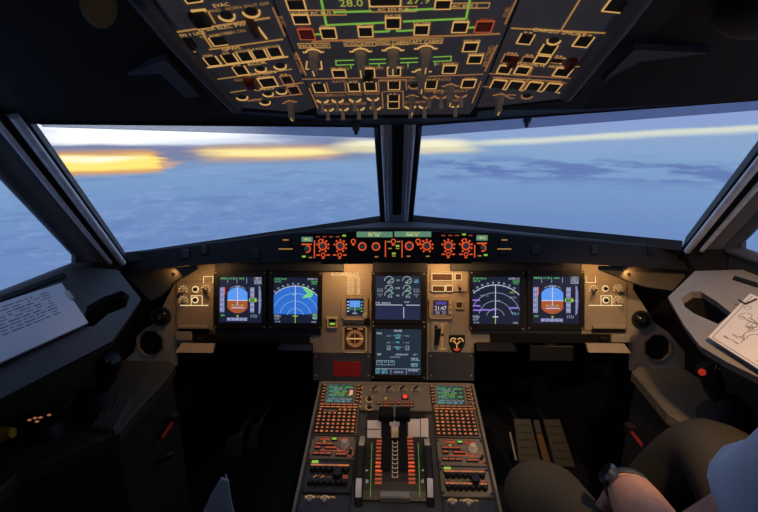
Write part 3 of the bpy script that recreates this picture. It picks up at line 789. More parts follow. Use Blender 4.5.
def draw_nd(m, X, Y, w, h, radar):
    z = .003
    m.box(X(0), X(1), Y(0), Y(1), 0, z, SC_BG)
    cx, cy, r = .49, .13, .70
    asp = 1
    ok = lambda u, v: .0 <= u <= 1 and v > .17
    def pt(a, rr): return (X(cx+rr*math.cos(R(a))), Y(cy+rr*w/h*math.sin(R(a))))
    inside = lambda p: X(0) <= p[0] <= X(1) and p[1] >= Y(.16)
    if radar:
        P = [(X(0), Y(.19))]+[pt(a, r) for a in range(180, -1, -6) if inside(pt(a, r))]+[(X(1), Y(.19))]
        P.sort(key=lambda p: 0) if False else None
        ps = [pt(a, r) for a in range(140, 39, -4) if inside(pt(a, r))]
        P = [(X(0), Y(.19)), (X(0), ps[0][1]-.004)]+ps+[(X(1), ps[-1][1]-.004), (X(1), Y(.22)), (X(.88), Y(.22)), (X(.83), Y(.19))]
        m.prism(P, z, z+.0004, SC_BLUE)
        q = [(.64, .80), (.74, .79), (.87, .70), (.90, .62), (.84, .56), (.72, .55), (.64, .545), (.70, .61), (.76, .65), (.71, .70)]
        m.prism([(X(u), Y(v)) for u, v in q], z+.0004, z+.0006, SC_GREEN)
        m.text('WPT', X(.47), Y(.62), h*.03, z+.0009, SC_WHITE)
    else:
        m.box(X(0), X(1), Y(.0), Y(.12), z, z+.0003, SC_BG)
        for x0, y0, x1, y1 in ((.0, .50, .16, .50), (.02, .385, .17, .38), (.02, .29, .20, .285), (.2, .30, .42, .29), (.42, .31, .52, .31), (.78, .34, .97, .345)):
            m.bar((X(x0), Y(y0)), (X(x1), Y(y1)), h*.032, z+.0005, z+.0007, SC_VIOLET)
        m.text('WAY 12', X(.25), Y(.60), h*.035, z+.0007, SC_WHITE2); m.text('RTE', X(.55), Y(.49), h*.035, z+.0007, SC_WHITE2); m.text('CROW', X(.85), Y(.565), h*.035, z+.0007, SC_WHITE2)
        m.text('ABLE', X(.84), Y(.67), h*.035, z+.0007, SC_YG); m.text('TO 12', X(.93), Y(.22), h*.05, z+.0007, SC_CYAN)
    z2 = z+.0007
    for k, rr in enumerate((r, .535, .36, .19)):
        arc_line(m, X(cx), Y(cy), w*rr, 14, 166, w*(.014 if k == 0 else .009), z2, SC_WHITE if k == 0 else (SC_CYAN if radar else SC_WHITE2), 40, 1, lambda p: inside(p))
    for k, a in enumerate(range(130, 49, -9)):
        p = pt(a, r+.05); q = pt(a, r-.03); e = pt(a, r)
        if inside(p) and k % 1 == 0: m.text('%d' % (k+28), p[0], p[1], h*.036, z2, SC_WHITE)
        m.bar(q, e, w*.010, z2, z2+.0002, SC_WHITE2)
    m.bar((X(cx), Y(0)), (X(cx), Y(.83)), w*.014, z2, z2+.0003, SC_WHITE)
    m.bar((X(cx), Y(0)), (X(cx), Y(.14)), w*.014, z2+.0003, z2+.0006, SC_YG)
    m.bar((X(cx-.06), Y(.15)), (X(cx+.06), Y(.15)), w*.020, z2, z2+.0004, SC_YG if radar else SC_WHITE)
    m.text('GS 463 TAS 451', X(.15), Y(.965), h*.040, z2, SC_GREEN, maxw=w*.28); m.text('310/ 25', X(.09), Y(.91), h*.040, z2, SC_GREEN, maxw=w*.15)
    m.text('DOTEN 112', X(.88), Y(.965), h*.040, z2, SC_WHITE, maxw=w*.22); m.text('128 NM', X(.92), Y(.91), h*.04, z2, SC_GREEN, maxw=w*.14); m.text('14:21', X(.92), Y(.865), h*.04, z2, SC_GREEN, maxw=w*.14)
    m.text('VOR1', X(.08), Y(.15), h*.05, z2, SC_WHITE, maxw=w*.14); m.text('ADF', X(.07), Y(.09), h*.045, z2, SC_WHITE2)
    m.text('M  0.4', X(.09), Y(.025), h*.03, z2, SC_WHITE); m.text('VOR2', X(.91), Y(.025), h*.03, z2, SC_WHITE)
    if radar:
        m.box(X(.89), X(.985), Y(.08), Y(.22), z2, z2+.0002, SC_TEAL); m.text('MAN', X(.935), Y(.18), h*.04, z2+.0004, SC_YG); m.text('TILT', X(.935), Y(.11), h*.04, z2+.0004, SC_WHITE)

def draw_ecam(m, X, Y, w, h):
    z = .003; z2 = z+.0004
    m.box(X(0), X(1), Y(0), Y(1), 0, z, SC_ECAM)
    m.box(X(0), X(1), Y(0), Y(.32), z, z+.0002, SC_NAVY)
    for x in (.30, .70):
        for y, r, a0, a1 in ((.885, .10, -20, 180), (.70, .085, -10, 185), (.56, .095, 10, 190)):
            arc_line(m, X(x), Y(y), w*r, a0, a1, w*.016, z2, SC_WHITE2, 12)
            m.bar((X(x), Y(y)), (X(x+r*.8), Y(y+r*.55)), w*.014, z2, z2+.0002, SC_GREEN)
            m.text('85.2' if y > .8 else '512', X(x+.02), Y(y-.035), h*.05, z2, SC_WHITE, maxw=w*.14)
    for y, t in ((.90, 'N1'), (.72, 'EGT'), (.55, 'N2')): m.text(t, X(.5), Y(y), h*.040, z2, SC_WHITE)
    for y, t in ((.90, 'CLB'), (.86, '88.4'), (.69, 'FF 1210'), (.645, 'KG/H'), (.57, 'FLAP'), (.53, '0')):
        m.text(t, X(.91), Y(y), h*.038, z2, SC_CYAN if y > .8 else SC_WHITE2, maxw=w*.13)
        if y < .8: m.text(t, X(.10), Y(y), h*.038, z2, SC_WHITE2, maxw=w*.13)
    m.text('FOB : 8420 KG', X(.17), Y(.375), h*.040, z2, SC_WHITE, maxw=w*.33); m.text('FLAP', X(.70), Y(.40), h*.036, z2, SC_WHITE)
    m.bar((X(.01), Y(.33)), (X(.60), Y(.33)), h*.014, z2, z2+.0002, SC_WHITE); m.bar((X(.68), Y(.33)), (X(.99), Y(.33)), h*.014, z2, z2+.0002, SC_WHITE)
    m.bar((X(.63), Y(.03)), (X(.63), Y(.28)), w*.014, z2, z2+.0002, SC_WHITE)

def draw_ecam2(m, X, Y, w, h):
    z = .003; z2 = z+.0004
    m.box(X(0), X(1), Y(0), Y(1), 0, z, SC_ECAM2)
    m.text('CRUISE', X(.49), Y(.96), h*.045, z2, SC_WHITE, maxw=w*.18)
    m.text('ENG', X(.08), Y(.90), h*.040, z2, SC_WHITE); m.text('AIR', X(.08), Y(.44), h*.040, z2, SC_WHITE)
    for y, c, l, r in ((.86, 'F.USED', '1210', '1215'), (.81, '2425', '', ''), (.71, 'OIL', '14.2', '14.5'), (.60, 'VIB N1', '0.6', '0.4'), (.565, 'N2', '0.8', '0.7')):
        m.text(c, X(.49), Y(y), h*.040, z2, SC_CYAN, maxw=w*.14)
        if l: m.text(l, X(.29), Y(y-.01), h*.036, z2, SC_WHITE2, maxw=w*.11); m.text(r, X(.70), Y(y-.01), h*.036, z2, SC_WHITE2, maxw=w*.11)
    for x in (.29, .70): m.frame(X(x), Y(.585), w*.04, h*.05, w*.007, z2, z2+.0002, SC_WHITE2)
    for x in (.38, .60):
        for y in (.85, .70, .60): m.bar((X(x), Y(y)), (X(x+.025), Y(y)), h*.008, z2, z2+.0002, SC_WHITE2)
    m.text('LDG ELEV AUTO', X(.58), Y(.44), h*.036, z2, SC_WHITE, maxw=w*.28); m.text('50FT', X(.88), Y(.44), h*.036, z2, SC_WHITE2, maxw=w*.1)
    m.text('CKPT FWD', X(.43), Y(.38), h*.036, z2, SC_WHITE2, maxw=w*.22)
    m.frame(X(.22), Y(.255), w*.20, h*.05, w*.008, z2, z2+.0002, SC_WHITE2)
    for x in (.14, .29): m.bar((X(x), Y(.21)), (X(x), Y(.31)), w*.010, z2, z2+.0002, SC_WHITE2)
    for x, t in ((.08, '22'), (.215, '23'), (.36, '22')): m.text(t, X(x), Y(.285), h*.045, z2, SC_CYAN)
    m.text('CAB V/S', X(.86), Y(.355), h*.038, z2, SC_WHITE, maxw=w*.16); m.text('0 FT/MIN', X(.88), Y(.315), h*.034, z2, SC_CYAN, maxw=w*.18)
    m.text('CAB ALT', X(.86), Y(.235), h*.038, z2, SC_WHITE, maxw=w*.16); m.text('7200 FT', X(.86), Y(.19), h*.034, z2, SC_CYAN, maxw=w*.16)
    m.bar((X(.01), Y(.125)), (X(.99), Y(.125)), h*.010, z2, z2+.0002, SC_WHITE2)
    for x in (.34, .68): m.bar((X(x), Y(.01)), (X(x), Y(.12)), w*.010, z2, z2+.0002, SC_WHITE2)
    m.box(X(.345), X(.675), Y(.005), Y(.12), z, z+.0002, SC_NAVY)
    for x, y, t in ((.09, .095, 'TAT -21'), (.09, .04, 'SAT -49'), (.23, .095, '*C'), (.23, .04, '*C'), (.51, .055, '12 H 21'), (.83, .095, 'GW 61200 KG')):
        m.text(t, X(x), Y(y), h*.045, z2, SC_WHITE if x > .3 else SC_CYAN, maxw=w*.22)

display('flight_display', 'blue and brown attitude screen at the far left of the panel', 219.5, 262.5, 277, 322, draw_pfd)
display('navigation_display', 'navigation screen with bright blue arc and green patch, second from the left', 274, 318, 277.5, 322.5, lambda *a: draw_nd(*a, True))
display('engine_display', 'dark upper centre screen with six round engine gauges', 375.5, 420.5, 276, 319, draw_ecam, (4, 5, 4, 4))
display('system_display', 'dark lower centre screen with lines of white and cyan data', 375.5, 421, 329, 374, draw_ecam2, (4, 5, 4.5, 4))
display('navigation_display', 'dark navigation screen with white arcs and violet lines, second from the right', 472, 519.5, 277, 323.5, lambda *a: draw_nd(*a, False), (3, 4.5, 6, 6))
display('flight_display', 'blue and brown attitude screen at the far right of the panel', 532, 579, 276.5, 323, draw_pfd, (5.5, 4, 6, 6))

# ------------------------------------------------------------------ standby instruments between the screens
def oct_ring(w, h, c): return [(-w+c, -h), (w-c, -h), (w, -h+c), (w, h-c), (w-c, h), (-w+c, h), (-w, h-c), (-w, -h+c)]
def instr(name, label, cat, cx, cy, wpx, hpx, c=.006, th=.010, hole=None, m0=panel_beige):
    fr = MP.sub(cx, cy); g = thing(name, label, cat, fr.M)
    _, _, w, h = fr.rect(cx, cy, wpx, hpx)
    m = MB(m0); o = oct_ring(w, h, c)
    if hole:
        hw, hh = w*hole, h*hole; m.plate(o, [[(-hw, -hh), (hw, -hh), (hw, hh), (-hw, hh)]], 0, th)
        if m0 is panel_beige:
            e = inset(o, .0016)
            m.plate(o, [e], th, th+.0006, AMBER_DIM)
    else: m.prism(o, 0, th, None, .002)
    m.build('instrument_case', g)
    return fr, g, w, h
# square standby horizon
fr, g, w, h = instr('standby_horizon', 'small square standby horizon with blue and green screen in a beige case', 'instrument', 355, 307, 25, 25, .010, .010, .70)
m = MB(SC_BG); q = .68; m.box(-w*q, w*q, -h*q, h*q, 0, .003)
m.box(-w*.42, w*.42, h*.0, h*.52, .003, .0035, SC_SKY); m.box(-w*.5, w*.5, -h*.25, 0, .003, .0034, emi('screen_deep_green', lin(52, 98, 66)))
for k in range(4):
    m.box(-w*.62, -w*.46, h*(.42-k*.25)-h*.04, h*(.42-k*.25)+h*.04, .0036, .004, SC_WHITE); m.box(w*.48, w*.6, h*(.42-k*.25)-h*.04, h*(.42-k*.25)+h*.04, .0036, .004, SC_GREEN)
m.bar((0, h*.45), (0, -h*.5), w*.05, .0036, .004, SC_WHITE2); m.bar((-w*.2, -h*.5), (w*.2, -h*.5), w*.08, .0036, .004, SC_WHITE2)
m.build('screen_glass', g)
m = MB(knob_beige); knob(m, w*.82, -h*.66, w*.20, .014, knob_beige, 14, .010); m.build('setting_knob', g)
m = MB(RUST)
for k in range(3): m.box(w*(-.45+k*.4)-w*.15, w*(-.45+k*.4)+w*.15, -h*.93, -h*.83, .010, .0108)
m.build('lit_marking', g)
# round dial
fr, g, w, h = instr('radio_compass', 'round amber lit radio compass dial below the standby horizon', 'instrument', 355, 338.5, 24, 27, .009, .010, .84)
m = MB(mat('dial_brown', (0.10, 0.04, 0.02), .5)); m.box(-w*.82, w*.82, -h*.82, h*.82, 0, .002); m.build('dial_face', g)
m = MB(RUST)
for k in range(24):
    A = 2*PI*k/24; l = .5 if k % 2 else .42; m.bar((w*l*math.cos(A), w*l*math.sin(A)), (w*.72*math.cos(A), w*.72*math.sin(A)), w*.10, .002, .003)
m.bar((-w*.7, 0), (w*.7, 0), h*.10, .003, .004, AMBER); m.bar((0, -h*.6), (0, h*.5), w*.05, .003, .0038, RUST)
for s in (-1, 1): m.box(s*w*.45-w*.22, s*w*.45+w*.22, h*.66, h*.78, .002, .003, RUST)
m.build('compass_card', g)
# braking indicator with one green lamp
fr, g, w, h = instr('indicator_lamp', 'small square indicator glowing green to the left of the round dial', 'indicator', 332.5, 322.5, 9.5, 10, .002, .008, .70)
m = MB(black_plastic); m.box(-w*.68, w*.68, -h*.68, h*.68, 0, .003); m.box(-w*.55, w*.55, -h*.45, -h*.02, .003, .0036, LED_GREEN); m.build('lamp_glass', g)
m = MB(AMBER_DIM); m.bar(fr.loc(327, 317), fr.loc(338.5, 317), .003, .008, .0086); m.build('lit_marking', g)
# dark bracket below the horizon
fr = MP.sub(358, 324); g = thing('instrument_clamp', 'thin dark clamp bar between standby horizon and round dial', 'bracket', fr.M)
m = MB(black_plastic); a, b_ = fr.loc(343.5, 325.2); c, d = fr.loc(370, 323.4); m.box(a, c, b_, d, 0, .012, None, .001); m.build('clamp_bar', g)
m = MB(black_plastic); a, b_ = fr.loc(364, 325.5); c, d = fr.loc(370, 318); m.box(a, c, b_, d, 0, .011, None, .002); m.build('clamp_block', g)
# red placard
fr = MP.off(.005).sub(347, 369); g = thing('red_placard', 'dark red rectangular placard on the slate cover left of the lower centre screen', 'placard', fr.M)
_, _, w, h = fr.rect(347, 369, 27.5, 15); m = MB(placard_red); m.box(-w, w, -h, h, 0, .002, None, .0005); m.build('placard_plate', g)

# landing gear indicator block
fr = MP.sub(449, 280.5); g = thing('gear_indicator_panel', 'beige panel with brown indicator windows right of the upper centre screen', 'indicator panel', fr.M)
a, b_ = fr.loc(430, 291.5); c, d = fr.loc(468, 269.5)
m = MB(panel_beige); m.box(a, c, b_, d, 0, .005, None, .001); m.build('panel_face', g)
brown = mat('window_brown', (0.085, 0.035, 0.016), .4)
for x0, x1, y0, y1 in ((432.5, 451.5, 274, 280), (455, 461, 274, 279.5), (432.5, 444, 286, 291), (446, 452, 286, 291)):
    ca, cb, w, h = fr.rect((x0+x1)/2, (y0+y1)/2, x1-x0, y1-y0)
    m = MB(brown); m.box(-w, w, -h, h, 0, .0035); k = m.build('indicator_window', g, (ca, cb, .005))
    e = MB(CREAM); e.frame(0, 0, w*1.12, h*1.2, .0018, 0, .004)
    n = max(2, int((x1-x0)/3))
    for i in range(n): e.box(-w+2*w*(i+.5)/n-w*.5/n, -w+2*w*(i+.5)/n+w*.5/n, -h*.5, h*.5, .0035, .0037, emi('window_glow', lin(120, 62, 30), .8))
    e.build('lit_border', k)
m = MB(AMBER)
m.text('UNLK', *fr.loc(439, 272.4), .006, .0058, AMBER, maxw=.026); m.text('LDG GEAR', *fr.loc(447, 282.3), .006, .0058, AMBER_DIM, maxw=.032); m.text('AUTO BRK', *fr.loc(440, 284.3), .005, .0058, AMBER_DIM, maxw=.03)
m.text('A/SKID', *fr.loc(457.5, 272.3), .005, .0058, AMBER, maxw=.022); m.text('ON', *fr.loc(448, 284.3), .005, .0058, AMBER)
m.build('lit_lettering', g)
m = MB(lever_grey); m.tube([(0, 0, 0), (0.001, -.004, .022)], [.003, .005], 8, black_plastic); k = m.build('toggle_switch', g, (*fr.loc(458.5, 287), .005))
m = MB(AMBER_DIM); m.arc(0, 0, 0, .001, .008, .0105, 20, 160, 10); m.build('lit_arc', k)
# clock screen
fr, g, w, h = instr('digital_clock', 'square clock with violet digits in a beige case left of the small brown window', 'clock', 440.5, 307.5, 22.5, 22, .007, .010, .68)
m = MB(emi('clock_ground', lin(52, 38, 48))); m.box(-w*.66, w*.66, -h*.66, h*.66, 0, .003)
m.box(-w*.4, w*.5, h*.28, h*.55, .003, .0034, emi('clock_blue', lin(78, 66, 150)))
m.text('21:47', 0, -h*.05, h*.38, .0038, SC_WHITE, maxw=w*1.05); m.text('08  23', 0, -h*.46, h*.30, .0038, SC_WHITE2, maxw=w*.9); m.build('clock_screen', g)
for k in range(3):
    m = MB(knob_beige); m.box(-.005, .005, -.006, .006, 0, .004, None, .001); m.build('push_button', g, (w*.84, h*(.5-k*.45), .010))
# small brown window
fr, g, w, h = instr('brake_fan_indicator', 'small square brown window with amber border at the right edge of the beige strip', 'indicator', 459, 305, 7.5, 7.5, .0015, .006, .72)
m = MB(brown); m.box(-w*.7, w*.7, -h*.7, h*.7, 0, .003); m.build('indicator_window', g)
m = MB(AMBER_DIM); m.bar((-w, h*1.25), (w, h*1.25), .003, 0, .001); m.build('lit_marking', g)
# gear lever
fr = MP.sub(440, 337); g = thing('landing_gear_lever', 'black landing gear lever beside an upright amber scale', 'lever', fr.M)
_, _, w, h = fr.rect(440, 337, 19, 30); m = MB(panel_beige); m.prism(oct_ring(w, h, .008), 0, .006, None, .0015); m.build('lever_plate', g)
m = MB(black_matte); p = fr.loc(435.8, 332); m.box(p[0]-.005, p[0]+.005, p[1]-.045, p[1]+.024, .006, .0066)
m.tube([(p[0], p[1]-.030, .006), (p[0]+.001, p[1]-.02, .045)], .006, 10, black_plastic)
m.build('lever_arm', g)
m = MB(black_plastic); m.tube([(p[0]-.002, p[1]-.035, .045), (p[0]+.004, p[1]+.020, .050)], [.008, .010], 12); m.build('lever_grip', g)
m = MB(RUST); 
p = fr.loc(443.2, 330); q = fr.loc(443.2, 346); m.bar(fr.loc(442, 325), fr.loc(442, 347), .008, .006, .0066); m.bar(fr.loc(442, 333), fr.loc(442, 336), .009, .0066, .007, brown)
m.bar(fr.loc(439, 348.5), fr.loc(446, 348.5), .005, .006, .0066, AMBER_DIM); m.bar(fr.loc(440, 324.5), fr.loc(444.5, 324.5), .004, .006, .0066, AMBER_DIM); m.build('lit_scale', g)
# triple brake gauge
fr = MP.sub(456.5, 343); g = thing('brake_pressure_gauge', 'shield shaped brake gauge with three glowing amber dials', 'gauge', fr.M)
_, _, w, h = fr.rect(456.5, 343, 16, 17)
m = MB(black_plastic); m.prism([(-w, h), (-w, -h*.1), (-w*.45, -h), (w*.45, -h), (w, -h*.1), (w, h)], 0, .008, None, .002); m.build('gauge_case', g)
m = MB(AMBER)
for cx, cy, a0, a1 in ((-.42, .30, 30, 200), (.42, .30, -20, 150), (0, -.48, 200, 340)):
    arc_line(m, w*cx, h*cy, w*.34, a0, a1, w*.16, .008, LED_RED if cy < 0 else AMBER, 8)
m.bar((-w*.42, h*.30), (-w*.05, -h*.05), w*.14, .0086, .0094, AMBER); m.bar((w*.42, h*.30), (w*.05, -h*.05), w*.14, .0086, .0094, AMBER)
m.bar((0, -h*.62), (0, -h*.1), w*.14, .0086, .0094, AMBER); m.bar((-w*.5, h*.22), (-w*.2, h*.34), w*.16, .0086, .0092, ORANGE); m.build('lit_dial', g)

# footrest pads under the panel
for x0, x1, y0, y1, lab, dim in ((177, 213, 345, 352.5, 'beige footrest pad below the left knob panel', 0), (278, 312, 345.5, 350, 'dim footrest pad left of the central pedestal', 1), (477, 516, 344, 351, 'dim footrest pad right of the central pedestal', 1), (588, 629, 345, 352.5, 'beige footrest pad below the right knob panel', 0)):
    fr = MP.off(.06).sub((x0+x1)/2, (y0+y1)/2)
    g = thing('footrest_pad', lab, 'footrest', fr.M)
    _, _, w, h = fr.rect((x0+x1)/2, (y0+y1)/2, x1-x0, y1-y0)
    mt = black_plastic if dim else panel_beige  # inner pads coloured black for shade, outer ones keep the beige
    m = MB(mt)
    P = [(-w*1.02, -h*.9, .01), (w*1.02, -h*.9, .01), (w*.94, h, -.02), (-w*.94, h, -.02)]
    m.rings([[(x, y, z-.012) for x, y, z in P], P]); m.build('pad_plate', g)
    m = MB(black_plastic); m.box(-w*.35, w*.35, -h*.3, h*.3, -.09, -.02); m.build('pad_bracket', g)
fr = MP.off(.03).sub(551, 353); g = thing('table_flap', 'dim slate flap hanging between the two right footrest pads', 'flap', fr.M)
_, _, w, h = fr.rect(551, 353, 43, 15); m = MB(black_plastic); m.box(-w, w, -h, h, 0, .008, None, .002); m.build('flap_plate', g)
m = MB(black_plastic); m.box(-w*.2, w*.2, h*.85, h*1.2, -.03, .004); m.build('flap_hinge', g)
# ------------------------------------------------------------------ central pedestal
A0, B1 = PED.loc(322, 384.5); A1, _ = PED.loc(468, 384.5)
A0b, B0 = PED.loc(303, 492); A1b, _ = PED.loc(494.5, 492)
PA0, PA1 = (A0+A0b)/2, (A1+A1b)/2
_, BEND = PED.loc(398, 522)
def build_pedestal():
    g = thing('central_pedestal', 'dark central pedestal between the seats carrying keypads, levers and radios', 'pedestal', PED.M)
    inv = PED.M.inverted()
    top = [(PA0-.012, BEND), (PA1+.012, BEND), (PA1+.012, B1+.008), (PA0-.012, B1+.008)]
    m = MB(panel_slate)
    lo = []
    for a, b_ in top:
        p = PED.world(a, b_); lo.append(tuple(inv @ P3(p.x*.96, p.y, .02)))
    m.rings([lo, [(a, b_, -.004) for a, b_ in top]], None); m.build('pedestal_body', g)
    for s, a in ((-1, PA0-.009), (1, PA1+.009)):
        m = MB(mat('edge_trim', (0.20, 0.185, 0.15), .45)); m.box(a-.004, a+.004, BEND, B1+.008, -.004, .008, None, .002); m.build('edge_trim', g)
    m = MB(pedestal_paint); m.box(PA0-.005, PA1+.005, B1-.004, B1+.008, -.004, .010, None, .002); m.build('front_lip', g)
build_pedestal()

def box_px(fr, x0, x1, y0, y1):
    a, b_, w, h = fr.rect((x0+x1)/2, (y0+y1)/2, x1-x0, y1-y0); return a, b_, w, h

def keypad(name, label, aL, aR, side):
    _, bt = PED.loc(398, 385); _, bb = PED.loc(398, 437.5)
    ca, cb = (aL+aR)/2, (bt+bb)/2
    fr = Frame(PED.world(ca, cb), PED.u, PED.v); g = thing(name, label, 'keypad', fr.M, 'keypads on the pedestal')
    w, h = (aR-aL)/2-.001, (bt-bb)/2-.001
    L = fr.loc; z = .008
    m = MB(pedestal_paint); m.box(-w, w, -h, h, 0, z, None, .0025)
    for sx in (-1, 1):
        for sy in (-.93, .05, .93): m.cyl(sx*w*.95, sy*h, z, z+.001, .003, None, 8, lever_grey)
    m.build('keypad_case', g)
    # screen
    sx0, sx1 = -w*.62, w*.66; sy0, sy1 = h*.13, h*.90
    if side > 0: sx0, sx1 = -w*.70, w*.60
    m = MB(emi('keypad_screen', lin(30, 52, 50))); m.box(sx0, sx1, sy0, sy1, z, z+.002)
    rnd = random.Random(3+side)
    rows = ['TO   UTC   SPD  ALT', 'BOMKA  1421  .78/FL390', 'AD012', 'DOTEN  1436   "/"', 'CROW', 'ABLE  1449  .78/"', '(DECEL)', 'DEST UTC DIST EFOB', 'YMML  1512  620  4.2']
    for k, t in enumerate(rows):
        y = sy1-(k+.6)*(sy1-sy0)/9.4
        c = [SC_TEAL, SC_GREEN, SC_WHITE2, SC_GREEN, SC_YG, SC_GREEN, SC_TEAL, SC_WHITE2, SC_CYAN][k]
        m.text(t, (sx0+sx1)/2-(.02*w if k % 2 else .1*w), y, (sy1-sy0)*.075, z+.0024, c, maxw=(sx1-sx0)*.92, wide=1.5)
        m.text('CODE'[:2+k % 3], sx0+(sx1-sx0)*.13, y, (sy1-sy0)*.085, z+.0025, SC_TEAL, wide=1.9)
    if side < 0: m.box(sx1-(sx1-sx0)*.17, sx1-(sx1-sx0)*.04, sy0+(sy1-sy0)*.42, sy0+(sy1-sy0)*.68, z+.0024, z+.0027, emi('screen_salmon', lin(240, 150, 120)))
    m.build('keypad_screen', g)
    # line select keys beside the screen
    def key_mesh(kw, kh, lw, lh, mt, nm):
        def mk():
            k = MB(black_plastic); k.box(-kw, kw, -kh, kh, 0, .004, None, .001); k.box(-lw, lw, -lh, lh, .004, .0045, mt); return k.mesh(nm)
        return shared((nm, kw, lw, lh, mt.name), mk)
    for x in (sx0-.016, sx1+.014):
        for k in range(6): link('line_key', key_mesh(.0065, .0042, .0045, .0016, KEYRUST, 'line_key'), g, (x, sy1-.006-k*(sy1-sy0-.014)/5, z))
    m = MB(RUST)
    for k in range(5): m.box(sx1+.022, sx1+.027, sy1-.012-k*.02-.004, sy1-.012-k*.02+.004, z, z+.0006)
    m.build('lit_marking', g)
    xs = [-w*.82+k*w*1.62/6 for k in range(7)]
    for r_, y in enumerate((h*.055, h*-.045)):
        for x in xs: link('page_key', key_mesh(.0092, .0052, .0072, .0017, KEYLIT if r_ else KEYRUST, 'page_key'), g, (x, y, z))
    xs = [-w*.86+k*w*1.66/7 for k in range(8)]
    for r_ in range(7):
        y = -h*.15-r_*h*.13
        for c_, x in enumerate(xs):
            if r_ == 0 and c_ in (1, 2, 3) and side < 0: continue
            br = (r_*8+c_+side) % 11 in (0, 4)
            link('letter_key', key_mesh(.0078, .0060, .0042 if br else .0034, .0032 if br else .0028, KEYLIT if br else KEYRUST, 'letter_key'), g, (x, y, z))
aml = PED.loc(359.5, 410)[0]; amr = PED.loc(432.5, 410)[0]
keypad('flight_computer_keypad', 'left lit keypad with green screen on the pedestal', PA0, aml, -1)
keypad('flight_computer_keypad', 'right lit keypad with green screen on the pedestal', amr, PA1, 1)

def radio(label, x0, x1, aL, aR, y0, y1, dark):
    _, bt = PED.loc(398, y0); _, bb = PED.loc(398, y1)
    fr = Frame(PED.world((aL+aR)/2, (bt+bb)/2), PED.u, PED.v); g = thing('radio_unit', label, 'radio', fr.M, 'radio panels on the pedestal')
    w, h = (aR-aL)/2-.001, (bt-bb)/2-.001; z = .007
    m = MB(pedestal_paint); m.box(-w, w, -h, h, 0, z, None, .002)
    for sx in (-1, 1):
        for sy in (-.8, .8): m.cyl(sx*w*.94, sy*h, z, z+.0012, .0036, None, 8, black_plastic)
    m.build('panel_face', g)
    for cx, t in ((-.42, '118.400'), (.45, '126.250')):
        m = MB(emi('radio_window', lin(96, 34, 20), .7)); m.box(-w*.24, w*.24, -h*.13, h*.13, 0, .0012); m.text(t, 0, 0, h*.17, .0016, ORANGE, maxw=w*.44); m.build('frequency_window', g, (w*cx, h*.66, z))
    m = MB(ORANGE_DIM)
    m.text('ACTIVE', -w*.42, h*.90, h*.08, z+.0006, maxw=w*.3); m.text('STBY/CRS', w*.45, h*.90, h*.08, z+.0006, maxw=w*.3)
    m.bar((-w*.55, -h*.30), (w*.55, -h*.30), .0030, z, z+.0006); m.bar((w*.12, -h*.30), (w*.12, -h*.1), .003, z, z+.0006); m.build('lit_marking', g)
    m = MB(black_plastic); m.box(-.008, .008, -.006, .006, 0, .004, None, .001); m.box(-.0065, .0065, -.003, .003, .004, .0046, LED_GREEN); m.build('transfer_button', g, (w*.02, h*.66, z))
    def bt_mesh():
        k = MB(black_plastic); k.box(-.009, .009, -.006, .006, 0, .004, None, .001); k.box(-.0075, .0075, -.0022, .0022, .004, .0046, ORANGE_DIM); return k.mesh('radio_button')
    for x, y in ((-.66, .22), (-.40, .22), (-.14, .22), (-.66, -.1), (-.2, -.12), (.04, -.12), (-.7, -.62), (-.42, -.62), (-.15, -.62), (.30, -.66), (.52, -.66)):
        link('radio_button', shared('radio_button', bt_mesh), g, (w*x, h*y, z))
    m = MB(LED_GREEN); m.cyl(-w*.42, h*.40, z, z+.002, .0035, None, 8); m.build('green_lamp', g)
    m = MB(knob_beige); m.cyl(0, 0, 0, .016, .017, .016, 18, rings=[(.014, 0), (.014, .010), (.010, .011), (.009, .020), (.007, .021)]); k = m.build('tuning_knob', g, (w*.52, h*.12, z))
    m = MB(ORANGE_DIM); m.arc(0, 0, 0, .0008, .021, .0235, 190, 350, 14); m.build('lit_arc', k)
    m = MB(black_plastic); m.tube([(0, 0, 0), (.002, -.004, .018)], [.004, .005], 8); k = m.build('toggle_switch', g, (w*.80, -h*.55, z))
    m = MB(ORANGE_DIM); m.frame(0, 0, .008, .009, .002, 0, .0008, None, 'br'); m.build('lit_border', k)
radio('left radio panel with red digits below the left keypad', 306, 358, PA0, aml, 438.5, 462, 1)
radio('right radio panel with red digits below the right keypad', 437, 490, amr, PA1, 438.5, 466, 0)

